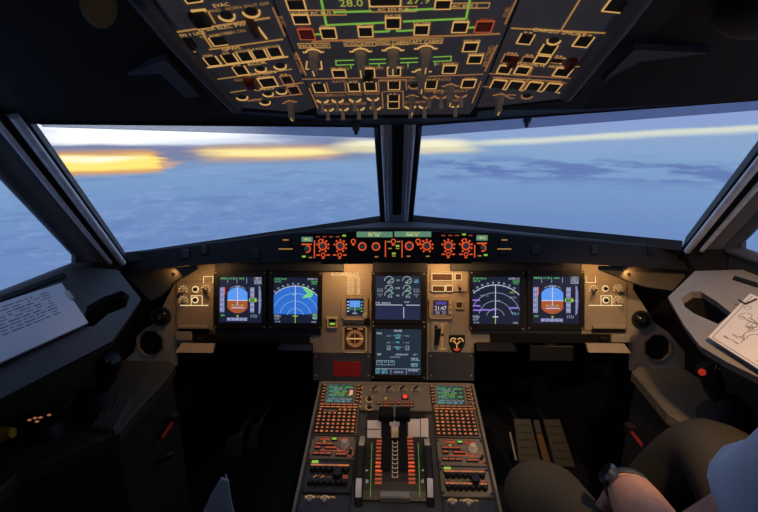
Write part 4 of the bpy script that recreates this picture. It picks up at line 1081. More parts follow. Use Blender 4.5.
def audio(label, aL, aR, y0, y1, side):
    _, bt = PED.loc(398, y0); _, bb = PED.loc(398, y1)
    fr = Frame(PED.world((aL+aR)/2, (bt+bb)/2), PED.u, PED.v); g = thing('audio_unit', label, 'audio panel', fr.M, 'audio panels on the pedestal')
    w, h = (aR-aL)/2-.001, (bt-bb)/2-.001; z = .007
    face = panel_dark if side < 0 else pedestal_paint  # left face takes a darker colour in place of shade
    m = MB(face); m.box(-w, w, -h, h, 0, z, None, .002)
    for sx in (-1, 1):
        for sy in (-.8, .8): m.cyl(sx*w*.94, sy*h, z, z+.0012, .004, None, 8, black_plastic)
    m.build('panel_face', g)
    def kn():
        k = MB(black_plastic); k.cyl(0, 0, 0, .022, .0105, .009, 14, rings=[(.0074, 0), (.0074, .008), (.0062, .012), (.0045, .0135)]); return k.mesh('volume_knob')
    def cap(mt):
        def f():
            k = MB(black_plastic); k.box(-.010, .010, -.0055, .0055, 0, .004, None, .001); k.box(-.0072, .0072, -.0024, .0024, .004, .0046, mt); return k.mesh('call_button')
        return f
    for r_, (yb, yk) in enumerate(((.62, .30), (-.22, -.52))):
        for k in range(7):
            x = -w*.70+k*w*1.40/6
            lit = (k in (0, 1, 5, 6)) if side < 0 else (k not in (2,))
            if r_ == 0 or side > 0:
                mt = KEYLIT if (lit and (k % 3 != 2 or side < 0)) else RUST
                link('call_button', shared(('cb', mt.name), cap(mt)), g, (x, h*yb, z))
            link('volume_knob', shared('vk', kn), g, (x, h*yk, z))
    m = MB(black_plastic); knob(m, 0, 0, .012, .020, black_plastic, 14); m.build('selector_knob', g, (w*.38, -h*.06, z))
    m = MB(LED_GREEN); m.box(-.009, .009, -.004, .004, 0, .003); m.build('green_lamp', g, (-w*.66, h*.84, z))
    m = MB(ORANGE_DIM)
    m.text('INT', -w*.42, -h*.02, h*.09, z+.0006); m.text('ON VOICE', -w*.05, -h*.08, h*.07, z+.0006, maxw=w*.3); m.frame(w*.70, -h*.05, w*.09, h*.09, .0022, z, z+.0008)
    for s in (0, 1): m.bar((-w*.62+s*.02, -h*.14), (-w*.52+s*.02, h*.02), .0028, z, z+.0008, RUST)
    m.build('lit_marking', g)
audio('shaded left audio panel with a row of lit buttons', PA0, aml, 463, 496, -1)
audio('right audio panel with two rows of black knobs', amr, PA1, 467, 497, 1)
# weather strip panels at the bottom edge
for aL, aR, lab, tx in ((PA0, aml, 'narrow lit panel at the bottom left of the pedestal', 'FLOOD LT  MAIN PNL'), (amr, PA1, 'narrow lit panel at the bottom right of the pedestal', 'GAIN   ATC   TCAS')):
    _, bt = PED.loc(398, 498); _, bb = PED.loc(398, 517)
    fr = Frame(PED.world((aL+aR)/2, (bt+bb)/2), PED.u, PED.v); g = thing('dimmer_panel', lab, 'panel', fr.M)
    w, h = (aR-aL)/2-.001, (bt-bb)/2-.001; z = .006
    m = MB(panel_dark); m.box(-w, w, -h, h, 0, z, None, .002); m.build('panel_face', g)
    m = MB(AMBER_DIM); m.text(tx, -w*.2, h*.78, h*.20, z+.0008, AMBER, maxw=w*1.2, wide=1.3)
    for x in (-.62, -.02): arc_line(m, w*x, h*.42, .012, 20, 160, .0028, z, AMBER_DIM, 10)
    m.build('lit_marking', g)
    for x in (-.62, -.02): m = MB(knob_grey); knob(m, 0, 0, .0075, .008, knob_grey); m.build('dimmer_knob', g, (w*x, h*.42, z))

# screen switching panel above the levers
def switching():
    _, bt = PED.loc(398, 385); _, bb = PED.loc(398, 412)
    fr = Frame(PED.world((aml+amr)/2, (bt+bb)/2), PED.u, PED.v); g = thing('screen_switching_panel', 'panel with four knobs and a red lamp at the top middle of the pedestal', 'panel', fr.M)
    w, h = (amr-aml)/2-.001, (bt-bb)/2-.001; z = .007
    L = fr.loc
    m = MB(pedestal_paint); m.box(-w, w, -h, h, 0, z, None, .002); m.build('panel_face', g)
    m = MB(AMBER_DIM); m.text('SWITCHING', *L(394.5, 385.6), .005, z+.0006, AMBER, maxw=.035)
    for x, t in ((374, 'ATT HDG'), (388, 'AIR DATA'), (401.5, 'EIS DMC'), (415.5, 'ECAM/ND')): m.text(t, *L(x, 388), .004, z+.0006, AMBER_DIM, maxw=.032)
    m.build('lit_lettering', g)
    for x, y in ((375, 392.3), (389, 392.3), (402.5, 392.3), (416, 392.3)):
        k = MB(knob_grey); knob(k, 0, 0, .0095, .012, knob_grey); k.bar((-.008, -.006), (.006, .006), .005, .012, .017, black_plastic); k = k.build('rotary_knob', g, (*L(x, y), z))
        e = MB(AMBER_DIM)
        for q in range(5): A = R(10+q*40); e.bar((.012*math.cos(A), .012*math.sin(A)), (.0165*math.cos(A), .0165*math.sin(A)), .003, 0, .0008)
        e.build('lit_dial', k)
    for x, y in ((369.5, 401), (369.5, 409)):
        e = MB(AMBER_DIM); e.arc(0, 0, 0, .001, .010, .0125, 30, 330, 14); k = MB(black_plastic); knob(k, 0, 0, .007, .010, black_plastic, 12); kk = k.build('brightness_knob', g, (*L(x, y), z)); e.build('lit_ring', kk)
    m = MB(black_plastic); m.box(-.011, .011, -.009, .009, 0, .004, None, .001); m.cyl(0, 0, .004, .007, .0075, None, 14, LED_RED); m.build('warning_lamp', g, (*L(405, 399.3), z))
    m = MB(AMBER_DIM); m.cyl(0, 0, 0, .002, .004, None, 10); m.build('amber_lamp', g, (*L(385.6, 400), z))
    def bt_():
        k = MB(black_plastic); k.box(-.007, .007, -.006, .006, 0, .003, None, .001); k.box(-.0055, .0055, -.002, .002, .003, .0036, ORANGE_DIM); return k.mesh('page_button')
    for x in (379, 385.5, 392, 398.5, 405, 411.5):
        link('page_button', shared('page_button', bt_), g, (*L(x, 404.8), z))
    for x in (385.5, 405, 411.5): link('page_button', shared('page_button', bt_), g, (*L(x, 407.8), z))
switching()

# thrust lever quadrant
def quadrant():
    _, bt = PED.loc(398, 413.5); _, bb = PED.loc(398, 502)
    fr = Frame(PED.world((aml+amr)/2, (bt+bb)/2), PED.u, PED.v)
    g = thing('thrust_quadrant', 'black quadrant with two thrust levers and green scales in the middle of the pedestal', 'thrust levers', fr.M)
    w, h = (amr-aml)/2-.001, (bt-bb)/2-.001; L = fr.loc
    # domed base
    m = MB(black_plastic)
    n = 14; rows = []
    for i in range(n+1):
        t = i/n; y = -h+2*h*t; zz = .004+.030*math.sin(PI*min(1, max(0, t*1.02)))**.8
        rows.append((y, zz))
    hw_ = w*.78
    prof = [[(-hw_, y, 0), (-hw_, y, zz), (hw_, y, zz), (hw_, y, 0)] for y, zz in rows]
    m.rings(prof, None, True, True); m.build('quadrant_base', g)
    top = lambda y: .004+.030*math.sin(PI*min(1, max(0, (y+h)/(2*h)*1.02)))**.8
    def surf(x, y, e=.001):
        a, b_ = L(x, y, .02); return a, b_, top(b_)+e
    def strip(mt, pts, wd, name, e=.0012):
        mm = MB(mt)
        for (x0, y0), (x1, y1) in zip(pts, pts[1:]):
            p, q = surf(x0, y0, e), surf(x1, y1, e); mm.tube([p, q], wd/2, 6)
        return mm.build(name, g)
    # pale plates either side and between the levers
    for x0, x1, y0, y1 in ((367.5, 381, 421, 431.5), (367.5, 381, 433, 441.5), (408, 420, 419, 440.5), (420.8, 428.3, 418, 440.5), (386, 403, 421.5, 428), (391.3, 398.3, 428, 441)):
        p = [surf(x, y, .003) for x, y in ((x0, y1), (x1, y1), (x1, y0), (x0, y0))]
        mm = MB(pale_plate); mm.rings([[(a, b_, z_-.010) for a, b_, z_ in p], p]); mm.build('scale_plate', g)
    # levers
    for x in (386.3, 402.7):
        f = PED.off(.085)
        ha, hb, hw2, hh = fr.off(.085).rect(x, 413.2, 14.8, 10)
        mm = MB(black_matte); mm.box(-hw2, hw2, -hh, hh, -.014, .010, None, .004)
        sx = -1 if x < 395 else 1
        k = mm.build('thrust_lever', g, (ha, hb, .085))
        s = MB(black_matte); p0 = fr.off(.06).loc(x+sx*.2, 421); p1 = L(x+sx*.8, 466, .034)
        s.rings([[(p1[0]-.013-ha, p1[1]-.01-hb, .030-.085), (p1[0]+.013-ha, p1[1]-.01-hb, .030-.085), (p1[0]+.013-ha, p1[1]+.03-hb, .030-.085), (p1[0]-.013-ha, p1[1]+.03-hb, .030-.085)],
                 [(p0[0]-.009-ha, p0[1]-.012-hb, -.02), (p0[0]+.009-ha, p0[1]-.012-hb, -.02), (p0[0]+.009-ha, p0[1]+.02-hb, -.02), (p0[0]-.009-ha, p0[1]+.02-hb, -.02)]])
        s.build('lever_arm', k)
        r_ = MB(lever_grey); r_.tube([(-sx*hw2*.98, -hh*.9, .004), (-sx*hw2*.98, hh*.9, .004)], .0022, 8); r_.build('grip_button', k)
    # lit scales
    for xt, xb, sx in ((380, 376.5, -1), (409.5, 414.5, 1)):
        mm = MB(ORANGE_DIM)
        for k in range(13):
            t = k/12; x = xt+(xb-xt)*t*0.5; y = 441+t*42
            a, b_, z_ = surf(x, y, .0014)
            big = k in (7, 8, 9)
            mm.box(a-.009, a+.009, b_-.0026, b_+.0026, z_, z_+.0006, ORANGE if big else ORANGE_DIM)
            if k % 2: mm.text(['IDLE', 'CL', 'FLX', 'REV', 'MCT', 'TOGA'][k//2 % 6], a, b_-.0065, .0052, z_+.0008, ORANGE_DIM, maxw=.018)
        mm.build('thrust_scale', g)
    mm = MB(emi('pale_scale', lin(190, 150, 120), .5))
    for k in range(9):
        a, b_, z_ = surf(395, 446+k*3.9, .0014); mm.frame(a, b_, .008, .0045, .0022, z_, z_+.0006, None, 'lrb')
    mm.build('centre_scale', g)
    for xs in ((372, 371.2, 370.2), (418, 419, 420)):
        strip(SCALE_GREEN, [(xs[0], 447), (xs[1], 470), (xs[2], 494)], .0026, 'green_scale')
    # pale rectangular cover at the rear
    a, b_, w2, h2 = fr.rect(395, 499, 30, 7); mm = MB(lever_grey); mm.box(a-w2, a+w2, b_-h2, b_+h2, 0, .020, None, .003); mm.build('rear_cover', g)
    # small lit marks outside the green scales
    mm = MB(emi('trim_scale_white', lin(160, 165, 160), .4))
    for x, s in ((367, -1), (422.5, 1)):
        for y in (453, 461, 472, 482): 
            a, b_, _ = surf(x, y); mm.prism([(a-s*.004, b_), (a+s*.003, b_+.0035), (a+s*.003, b_-.0035)], .004, .0275, None)
    mm.build('trim_marks', g)
    # trim wheels on both sides
    for x, s in ((361, -1), (427.7, 1)):
        a, _ = L(x, 468); cy = L(x, 468)[1]
        kk = MB(rubber)
        r0, r1, th = .105, .135, .0105
        zc = -.085
        n = 40
        ring = [[(X_, r*math.cos(2*PI*i/n), r*math.sin(2*PI*i/n)) for X_, r in ((-th, r0), (-th, r1-.004), (-th*.6, r1), (th*.6, r1), (th, r1-.004), (th, r0))] for i in range(n)]
        ring.append(ring[0]); kk.rings(ring, None, False, False); kk.rings([[(q, r0*math.cos(2*PI*i/n), r0*math.sin(2*PI*i/n)) for i in range(n)] for q in (-.004, .004)])
        kid = kk.build('trim_wheel', g, (a, cy, zc))
        for ang in (60, 124):
            st = MB(white_plastic if ang > 90 else knob_beige)
            dA = 15 if ang < 90 else 9; A0_, A1_ = R(ang-dA), R(ang+dA)
            st.rings([[(X_, r*math.cos(q), r*math.sin(q)) for X_, r in ((-th*.7, r1-.01), (-th*.7, r1+.001), (th*.7, r1+.001), (th*.7, r1-.01))] for q in [A0_+(A1_-A0_)*i/5 for i in range(6)]])
            st.build('white_stripe', kid)
quadrant()
# ------------------------------------------------------------------ overhead panel: three columns
def overhead(name, label, fr0, poly, items):
    cx = sum(p[0] for p in poly)/len(poly); cy = sum(p[1] for p in poly)/len(poly)
    fr = fr0.sub(cx, cy); g = thing(name, label, 'overhead panel', fr.M); L = fr.loc
    m = MB(overhead_paint); m.prism([L(*p) for p in poly], -.012, 0, None, .002); m.build('panel_face', g)
    lg = MB(AMBER_DIM)
    T = .0022
    def btn(x, y, w, h, mt=AMBER, glow=None, sides='lrtb', face=None, cap=None):
        a, b_, bw, bh = fr.rect(x, y, w, h)
        k = MB(face or button_face); k.box(-bw*.86, bw*.86, -bh*.86, bh*.86, 0, .0012, None, .0004)
        if glow: k.box(-bw*.7, bw*.7, -bh*.6, bh*.6, .0012, .0015, glow)
        kid = k.build('push_button', g, (a, b_, 0))
        e = MB(mt); e.frame(0, 0, bw, bh, .0019, 0, .0016, None, sides)
        if cap: e.text(cap, 0, bh+.0042, .0050, .0016, mt, maxw=bw*2.2)
        else:
            n = max(2, int(bw/.0042))
            for i in range(n): e.box(-bw*.7+bw*1.4*i/n, -bw*.7+bw*1.4*i/n+bw*.9/n, bh+.0022, bh+.0044, 0, .001, AMBER_DIM)
        e.build('lit_border', kid)
        return kid
    def guard(x, y, w, h, mt):
        a, b_, bw, bh = fr.rect(x, y, w, h)
        k = MB(mt); P0 = [(-bw, -bh), (bw, -bh), (bw, bh), (-bw, bh)]
        k.rings([[(px, py, 0) for px, py in P0], [(px*.95, py*.9, .007) for px, py in P0], [(px*.7, py*.5, .011) for px, py in P0]])
        return k.build('guarded_switch', g, (a, b_, 0))
    def rnd(x, y, w, h, mt=AMBER):      # recessed round button with a half ring
        a, b_, bw, bh = fr.rect(x, y, w, h); r = bw
        k = MB(black_plastic); knob(k, 0, 0, r*.74, .0012, button_face, 14); kid = k.build('round_button', g, (a, b_, 0))
        e = MB(mt); e.arc(0, 0, 0, .0022, r*.88, r*1.06, 175, 365, 16); e.build('lit_ring', kid)
    def rot(x, y, w, tail, mt=AMBER, big=True):    # rotary selector hanging from the panel, with an arc above it
        a, b_, bw, _ = fr.rect(x, y, w, w); r = bw
        k = MB(knob_grey); k.cyl(0, 0, 0, .014, r*.72, r*.66, 18, knob_grey)
        k.rings([[(-r*.50, -r*.6, .010), (r*.50, -r*.6, .010), (r*.42, r*.6, .010), (-r*.42, r*.6, .010)], [(-r*.42, -r*.75, .034), (r*.42, -r*.75, .034), (r*.34, r*.55, .034), (-r*.34, r*.55, .034)]], knob_grey)
        k.box(-.0009, .0009, -r*.7, r*.5, .034, .0346, AMBER)
        kid = k.build('rotary_selector', g, (a, b_, 0))
        e = MB(mt); e.arc(0, 0, 0, .0012, r*.92, r*1.12, 20, 160, 14)
        for A in (20, 90, 160): e.bar((r*1.12*math.cos(R(A)), r*1.12*math.sin(R(A))), (r*1.4*math.cos(R(A)), r*1.4*math.sin(R(A))), .002, 0, .0012)
        e.build('lit_arc', kid)
    def tog(x, y, w, mt=RUST, up=True):      # toggle switch with a curved light below its root
        a, b_, bw, _ = fr.rect(x, y, w, w); r = bw
        k = MB(knob_beige); k.cyl(0, 0, 0, .0015, r*.40, r*.35, 10, knob_grey); k.tube([(0, 0, .004), (0, -.002, .014), (0, -.004, .025)], [.0028, .0034, .0046], 8, knob_beige)
        kid = k.build('toggle_switch', g, (a, b_, 0))
        e = MB(mt); e.arc(0, 0, 0, .0022, r*.74, r*1.0, 185, 355, 12); e.build('lit_arc', kid)
    def line(x0, y0, x1, y1, mt=AMBER_DIM, w=T): lg.bar(L(x0, y0), L(x1, y1), w*.78, 0, .0008, mt)
    def text(t, x, y, hpx=3.2, mt=AMBER, rot=0, mw=None, box=False):
        _, _, _, hh = fr.rect(x, y, 3, hpx); a, b_ = L(x, y)
        lg.text(t, a, b_, hh*2, .0009, mt, rot, maxw=mw)
        if box: lg.frame(a, b_, (mw or .03)/2+.003, hh+.0028, .0014, 0, .0008, AMBER_DIM)
    items(dict(btn=btn, guard=guard, rnd=rnd, rot=rot, tog=tog, line=line, text=text, fr=fr, g=g, L=L, lg=lg))
    lg.build('lit_lettering', g)
    # corner fasteners
    for x, y in poly[:4]:
        pass
    return g

def left_items(d):
    btn, guard, rnd, rot, tog, line, text = (d[k] for k in 'btn guard rnd rot tog line text'.split())
    btn(193, -1, 18, 7, AMBER)
    text('EVAC', 221, 4.5, 3.6, AMBER); text('COMMAND   HORN SHUT OFF', 230, 8, 3, AMBER_DIM, mw=.12)
    guard(200, 18, 17, 14, guard_black); line(191, 11, 206, 9.5, AMBER, .006); line(192, 14, 200, 26, AMBER, .004); line(208, 11, 215, 23, AMBER_DIM, .003)
    rnd(226.5, 15, 17, 16); rnd(251, 11, 18, 16)
    line(172.5, 32.5, 270, 17.5, AMBER_DIM, .004)
    text('EMER ELEC PWR', 224, 26.5, 3.6, AMBER, mw=.105); text('GEN 1 LINE', 190, 34, 3, AMBER, mw=.055); text('RAT & EMER GEN', 216, 34.5, 2.6, AMBER_DIM, mw=.05); text('MAN ON', 234, 31.5, 2.8, AMBER_DIM, mw=.035)
    line(202, 33, 212, 47.5, AMBER_DIM, .004); btn(219, 41, 17, 9, AMBER, sides='lb'); guard(254, 27, 8, 20, mat('guard_brown', (.10, .05, .04), .5)); line(258, 27, 267, 39, AMBER, .004)
    line(209, 49.5, 283, 39, AMBER_DIM, .0035); text('GPWS', 231, 48.3, 3.2, AMBER); guard(190, 42, 9, 8, guard_black); line(192, 52, 196, 51.5)
    for x, y, t in ((212.5, 61, 'TERR'), (230, 58.5, 'SYS'), (245.5, 56.5, 'G/S MODE'), (260, 54.3, 'FLAP MODE'), (275, 52, 'LDG FLAP')): btn(x, y, 14.5, 9.5, AMBER, sides='lrb', cap=t)
    line(204, 68, 288, 56.5, AMBER, .0035)
    text('RCDR', 257, 63, 3, AMBER, mw=.04); btn(241, 70.5, 14, 9, AMBER, sides='lrb'); rnd(260.5, 68.5, 12, 11); rnd(280, 65.5, 13, 11)
    line(214, 79.5, 292, 69, AMBER_DIM, .0028); text('OXYGEN', 261, 73, 3, AMBER, mw=.055)
    guard(251, 82, 12, 9, guard_red); text('MASK MAN ON', 248, 78.5, 2.6, RUST, mw=.05); btn(268, 82, 18, 10, AMBER); btn(287, 79.5, 12, 9, RUST)
    line(226, 93, 246, 90); line(262, 88.5, 303, 82.5)
    text('CALLS', 264, 88.3, 2.8, AMBER, mw=.04)
    rnd(242, 97, 12, 10); rnd(268, 93.5, 11, 9); rnd(281.5, 91, 11, 9); btn(294, 90, 12, 9, RUST); rnd(265, 102, 11, 9)
    line(248, 100.5, 262, 98.5, RUST); line(272, 97, 303, 94, RUST)
    text('WIPER', 254, 100, 2.4, RUST, mw=.03); rot(290.5, 103.5, 12, 1, RUST)
    text('ADIRS', 207, 6, 3, AMBER_DIM) if False else None
overhead('overhead_console', 'left column of the amber lit overhead panel with a row of five square buttons', OHL,
         [(138, -22), (263, -22), (315.5, 108), (300, 113), (240, 108), (226, 101)], left_items)

def centre_items(d):
    btn, guard, rnd, rot, tog, line, text = (d[k] for k in 'btn guard rnd rot tog line text'.split())
    L, lg = d['L'], d['lg']
    G = FLOW_GREEN
    gl = lambda x0, y0, x1, y1, w=.0042: line(x0, y0, x1, y1, G, w)
    gl(320, -6, 326.5, 25); gl(326.5, 25, 386, 22.3); gl(333, 12, 372, 11); gl(404, 10, 435, 8.6); gl(403, 21.3, 466, 18.3); gl(466, 18.3, 471, -6)
    gl(374, 31.7, 389, 31.2); gl(397, 31, 414, 30); gl(389, 28.6, 389, 31.2); gl(397, 28, 397, 31); gl(313, 34.3, 321, 34); gl(468, 27.5, 476, 27)
    text('28.0', 351, 2.5, 7, DIGIT_YELLOW, mw=.060); text('27.9', 418.5, -.5, 7, DIGIT_YELLOW, mw=.06)
    for x, y, t in ((322.5, 12.5, 'AC BUS 1'), (393, 9, 'AC ESS BUS'), (465, 5.5, 'AC BUS 2')): text(t, x, y, 3, AMBER, mw=.062, box=True)
    btn(385, 1, 33, 10, AMBER); btn(443, 4, 17, 10, AMBER); btn(296, 4, 19, 12, AMBER); btn(301, 19, 17, 10, AMBER, cap='GALY & CAB')
    btn(393, 22.8, 16, 11.5, AMBER, cap='BUS TIE'); btn(306.5, 34, 16, 11, ORANGE_DIM, emi('button_red_glow', lin(62, 17, 9), .7), cap='IDG 1'); btn(328.5, 33, 16, 11, AMBER, cap='GEN 1')
    btn(365.6, 31.4, 15.5, 10.5, AMBER, cap='APU GEN'); btn(421.5, 29.5, 15.5, 10.5, AMBER, cap='EXT PWR'); btn(460, 26.8, 16, 11, AMBER, cap='GEN 2'); btn(484, 26.3, 18, 11.5, ORANGE_DIM, emi('button_red_glow', lin(62, 17, 9), .7), cap='IDG 2')
    line(312, 41.5, 500, 33.5, RUST, .0045)
    rot(314, 54, 16, 1); rot(361, 53.5, 17, 1); rot(393, 52.3, 17, 1); rot(425.5, 50.8, 17.5, 1); rot(421.5, 73.3, 15, 1)
    for x, y, t in ((314, 45.5, 'PACK FLOW'), (360, 43.5, 'COCKPIT'), (393, 42.2, 'FWD CABIN'), (426.5, 41, 'AFT CABIN')): text(t, x, y, 3, AMBER, mw=.046, box=True)
    for s in (-1, 1): line(314+s*7, 61, 314+s*8, 69, AMBER, .003); line(314+s*8, 69, 314+s*5, 69, AMBER, .003)
    btn(470.5, 46.5, 15, 9.5, AMBER, cap='HOT AIR'); btn(475, 59, 14.5, 8.5, AMBER, cap='RAM AIR')
    gl(335, 60.5, 354, 60, .0024); gl(369, 59.5, 386, 59, .0024); gl(400, 58.6, 418, 58, .0024); gl(433, 57, 452, 56, .0024)
    gl(336, 65, 354, 64.4, .0024); gl(369, 63.7, 386, 63.1, .0024); gl(400, 62.6, 418, 62, .0024); gl(433, 61.3, 451, 60.6, .0024)
    for x, y in ((336, 61), (351, 64.5), (379, 63.5), (408, 62.5), (435, 61.5), (451, 57)): gl(x, y, x, y+4, .0024)
    text('BLEED', 340, 68.5, 2.6, AMBER_DIM, mw=.04); text('APU BLEED', 372, 67.5, 2.6, AMBER_DIM, mw=.04); text('PACK 1', 398, 67, 2.6, AMBER_DIM); text('X BLEED', 447, 63.5, 2.6, AMBER_DIM, mw=.04)
    btn(339.2, 73.3, 14, 8, AMBER); btn(367.6, 72.4, 15, 9, AMBER); guard(367.6, 73.5, 11.5, 9, guard_black); btn(394, 71.3, 14, 8.5, AMBER); btn(449.5, 69, 14, 8.5, AMBER)
    line(302, 79, 415, 77, RUST, .0028); line(428, 76.3, 483, 74, RUST, .0028)
    # lowest rows
    text('ANTI ICE', 345, 81.2, 2.6, RUST, mw=.05); text('CABIN PRESS', 431, 79, 2.6, RUST, mw=.09); text('PROBE/WINDOW HEAT', 395, 80, 2.4, RUST, mw=.06)
    btn(319.5, 88, 12.5, 8.5, AMBER, sides='lrb'); btn(354, 87, 12, 8, AMBER, sides='lrb'); btn(370.5, 86.6, 12.5, 8, AMBER, sides='lrb'); btn(394, 85.4, 12.5, 8, AMBER, sides='lrb'); rnd(414, 85.5, 11, 9, RUST); btn(431, 84.5, 12, 8, AMBER, sides='lrb'); rot(450, 87.5, 13, 1, RUST); btn(468.5, 83.3, 14, 8.5, AMBER)
    line(326.5, 82, 329, 92, RUST); line(345, 82, 345.5, 91, RUST); line(378.5, 81, 379, 91.5, RUST); line(379, 80.4, 406, 79.4, RUST, .003); line(406, 79.4, 406.5, 90, RUST)
    line(309, 88, 318, 108, RUST, .003); line(329, 92.3, 379, 91.4, RUST); line(382, 92, 383, 108, RUST, .003); line(403, 91, 403.5, 108, RUST, .003); line(481, 81, 472, 103, RUST, .003); line(422, 90.8, 444, 90, RUST); line(383, 91.5, 403, 91, RUST)
    btn(393.5, 98, 12, 6.5, AMBER, sides='lrb'); btn(393.5, 105.2, 12, 6, AMBER, sides='lrb')
    for x, y in ((322.5, 99.5), (337.5, 99.2), (355, 98.6), (373, 97.4), (429, 95.3), (441, 95.3), (461, 94.3)): tog(x, y, 12.5, AMBER if x < 400 else RUST)
    for x, y in ((328, 108), (343, 107.6), (359, 107.2), (375.5, 106.8), (410.5, 105.8), (424.5, 105.3), (455.5, 104.2)): tog(x, y, 11.5, AMBER)
    rot(412, 97.5, 10, 1, RUST)
    for x, y, t in ((322, 95, 'STROBE'), (337, 94.8, 'BEACON'), (354, 94, 'WING'), (372, 93.2, 'NAV & LOGO'), (328, 103.8, 'RWY'), (343, 103.5, 'LAND'), (359, 103, 'NOSE'), (429, 91, 'DOME'), (441, 92, 'STBY'), (461, 90.6, 'SEAT'), (455, 100, 'NO SMOKING'), (424, 101.5, 'ANN LT'), (411, 102, 'OVHD')):
        text(t, x, y, 2.4, RUST, mw=.03)
    # upright lettering on both edges
    for x0, y0, x1, y1, t in ((272.5, 7, 285, 36, 'ELEC'), (296, 52, 306, 75, 'AIR COND')):
        line(x0, y0, x1, y1, RUST, .003)
    text('ELEC', 282, 21, 3.4, RUST, R(-90), .05); text('AIR COND', 299.5, 63.5, 3.4, RUST, R(-90), .06); text('FUEL', 507, 11, 3.4, RUST, R(90), .05); text('AIR COND', 488, 56.5, 3.4, RUST, R(90), .06)
    line(518, -4, 505, 24, RUST, .003); line(497, 45, 485, 71, RUST, .003)
overhead('overhead_console', 'middle column of the overhead panel with green flow lines and yellow digits', OHC,
         [(264.5, -22), (527, -22), (476, 106), (470, 114.5), (318, 115.5), (316, 108)], centre_items)

def right_items(d):
    btn, guard, rnd, rot, tog, line, text = (d[k] for k in 'btn guard rnd rot tog line text'.split())
    line(511, 28, 612, 33.3, AMBER_DIM, .0032); line(561.5, 29.5, 582, -4, AMBER_DIM, .003)
    text('CARGO SMOKE', 559.5, 31.6, 3.6, AMBER, mw=.09)
    btn(617, 5.5, 24, 14, AMBER, sides='lrb')
    btn(525.5, 38.8, 15, 10.5, AMBER, sides='lrb'); btn(583, 41.5, 17, 11, AMBER, sides='lrb'); rnd(554, 40, 14, 12); btn(548, 49.3, 16, 10, AMBER, sides='lrb')
    guard(513, 60, 9, 9, guard_red); btn(510, 58.5, 16, 9, RUST, sides='lt'); btn(527.5, 59.2, 12, 6.5, RUST, sides='ltb'); btn(542, 59.2, 15, 8.5, AMBER); btn(557, 60, 12, 6, RUST, sides='tb'); guard(571, 62, 9, 9, guard_red)
    arc = d['lg']; a, b_ = d['L'](563.5, 61); arc.arc(a, b_, 0, .0008, .007, .009, 90, 270, 10, AMBER)
    line(573, 59, 579, 58.5, RUST); line(575, 66.5, 582, 66.5, AMBER_DIM)
    text('AFT ISOL VALVE  HOT AIR', 538, 64.6, 2.8, AMBER, mw=.115)
    btn(504.5, 69.3, 14, 8.5, AMBER); btn(522.5, 70, 15, 8.5, AMBER); btn(562.5, 72, 17, 9, AMBER)
    line(533, 67, 529, 75, RUST, .003); line(557, 67.5, 552, 76, RUST, .003)
    line(489, 73.4, 572, 78.4, RUST, .0025); line(493, 77.3, 562, 81.3, RUST, .002)
    text('VENTILATION', 512, 79, 2.6, RUST, mw=.06); text('ENG MAN START', 552, 81.5, 2.6, RUST, mw=.06)
    for x, y in ((498.5, 84), (515.5, 85), (534, 86), (552.5, 87.3)):
        btn(x, y, 15, 9, AMBER, sides='lrt')
        line(x+5, y+5.3, x+8, y+5.5, AMBER, .003)
    line(483, 86.3, 490, 86.7, RUST); line(529, 78, 521, 91, RUST, .003)
    rot(500, 97, 13, 1, RUST); rnd(527, 95.5, 12, 9, RUST); line(508, 94.5, 516, 95, RUST); line(508, 94.5, 509, 98, RUST); line(509, 98, 514, 98.2, RUST)
overhead('overhead_console', 'right column of the overhead panel with red guarded switches', OHR,
         [(529, -22), (647, -22), (572, 92), (562, 99), (492, 107), (476.5, 108)], right_items)
# dark frame that carries the three columns
m = MB(black_matte)
c = OHC.sub(395, 60); 
tg = thing('overhead_housing', 'black frame behind the three columns of the overhead panel', 'frame', c.M)
P = [c.off(-.014).loc(x, y) for x, y in ((262, -40), (534, -40), (476, 117), (316, 118))]
m.prism(P, -.019, -.0125); m.build('frame_plate', tg)
for s, fr, q in ((-1, OHL, [(118, -40), (266, -40), (317, 116), (224, 110)]), (1, OHR, [(526, -40), (668, -40), (575, 99), (475, 112)])):
    m = MB(black_matte)
    inv = c.M.inverted()
    top = [inv @ fr.hit(x, y, -.0135) for x, y in q]; bot = [inv @ (fr.hit(x, y, -.0135)-fr.n*.006) for x, y in q]
    m.rings([bot, top]); m.build('side_plate', tg)
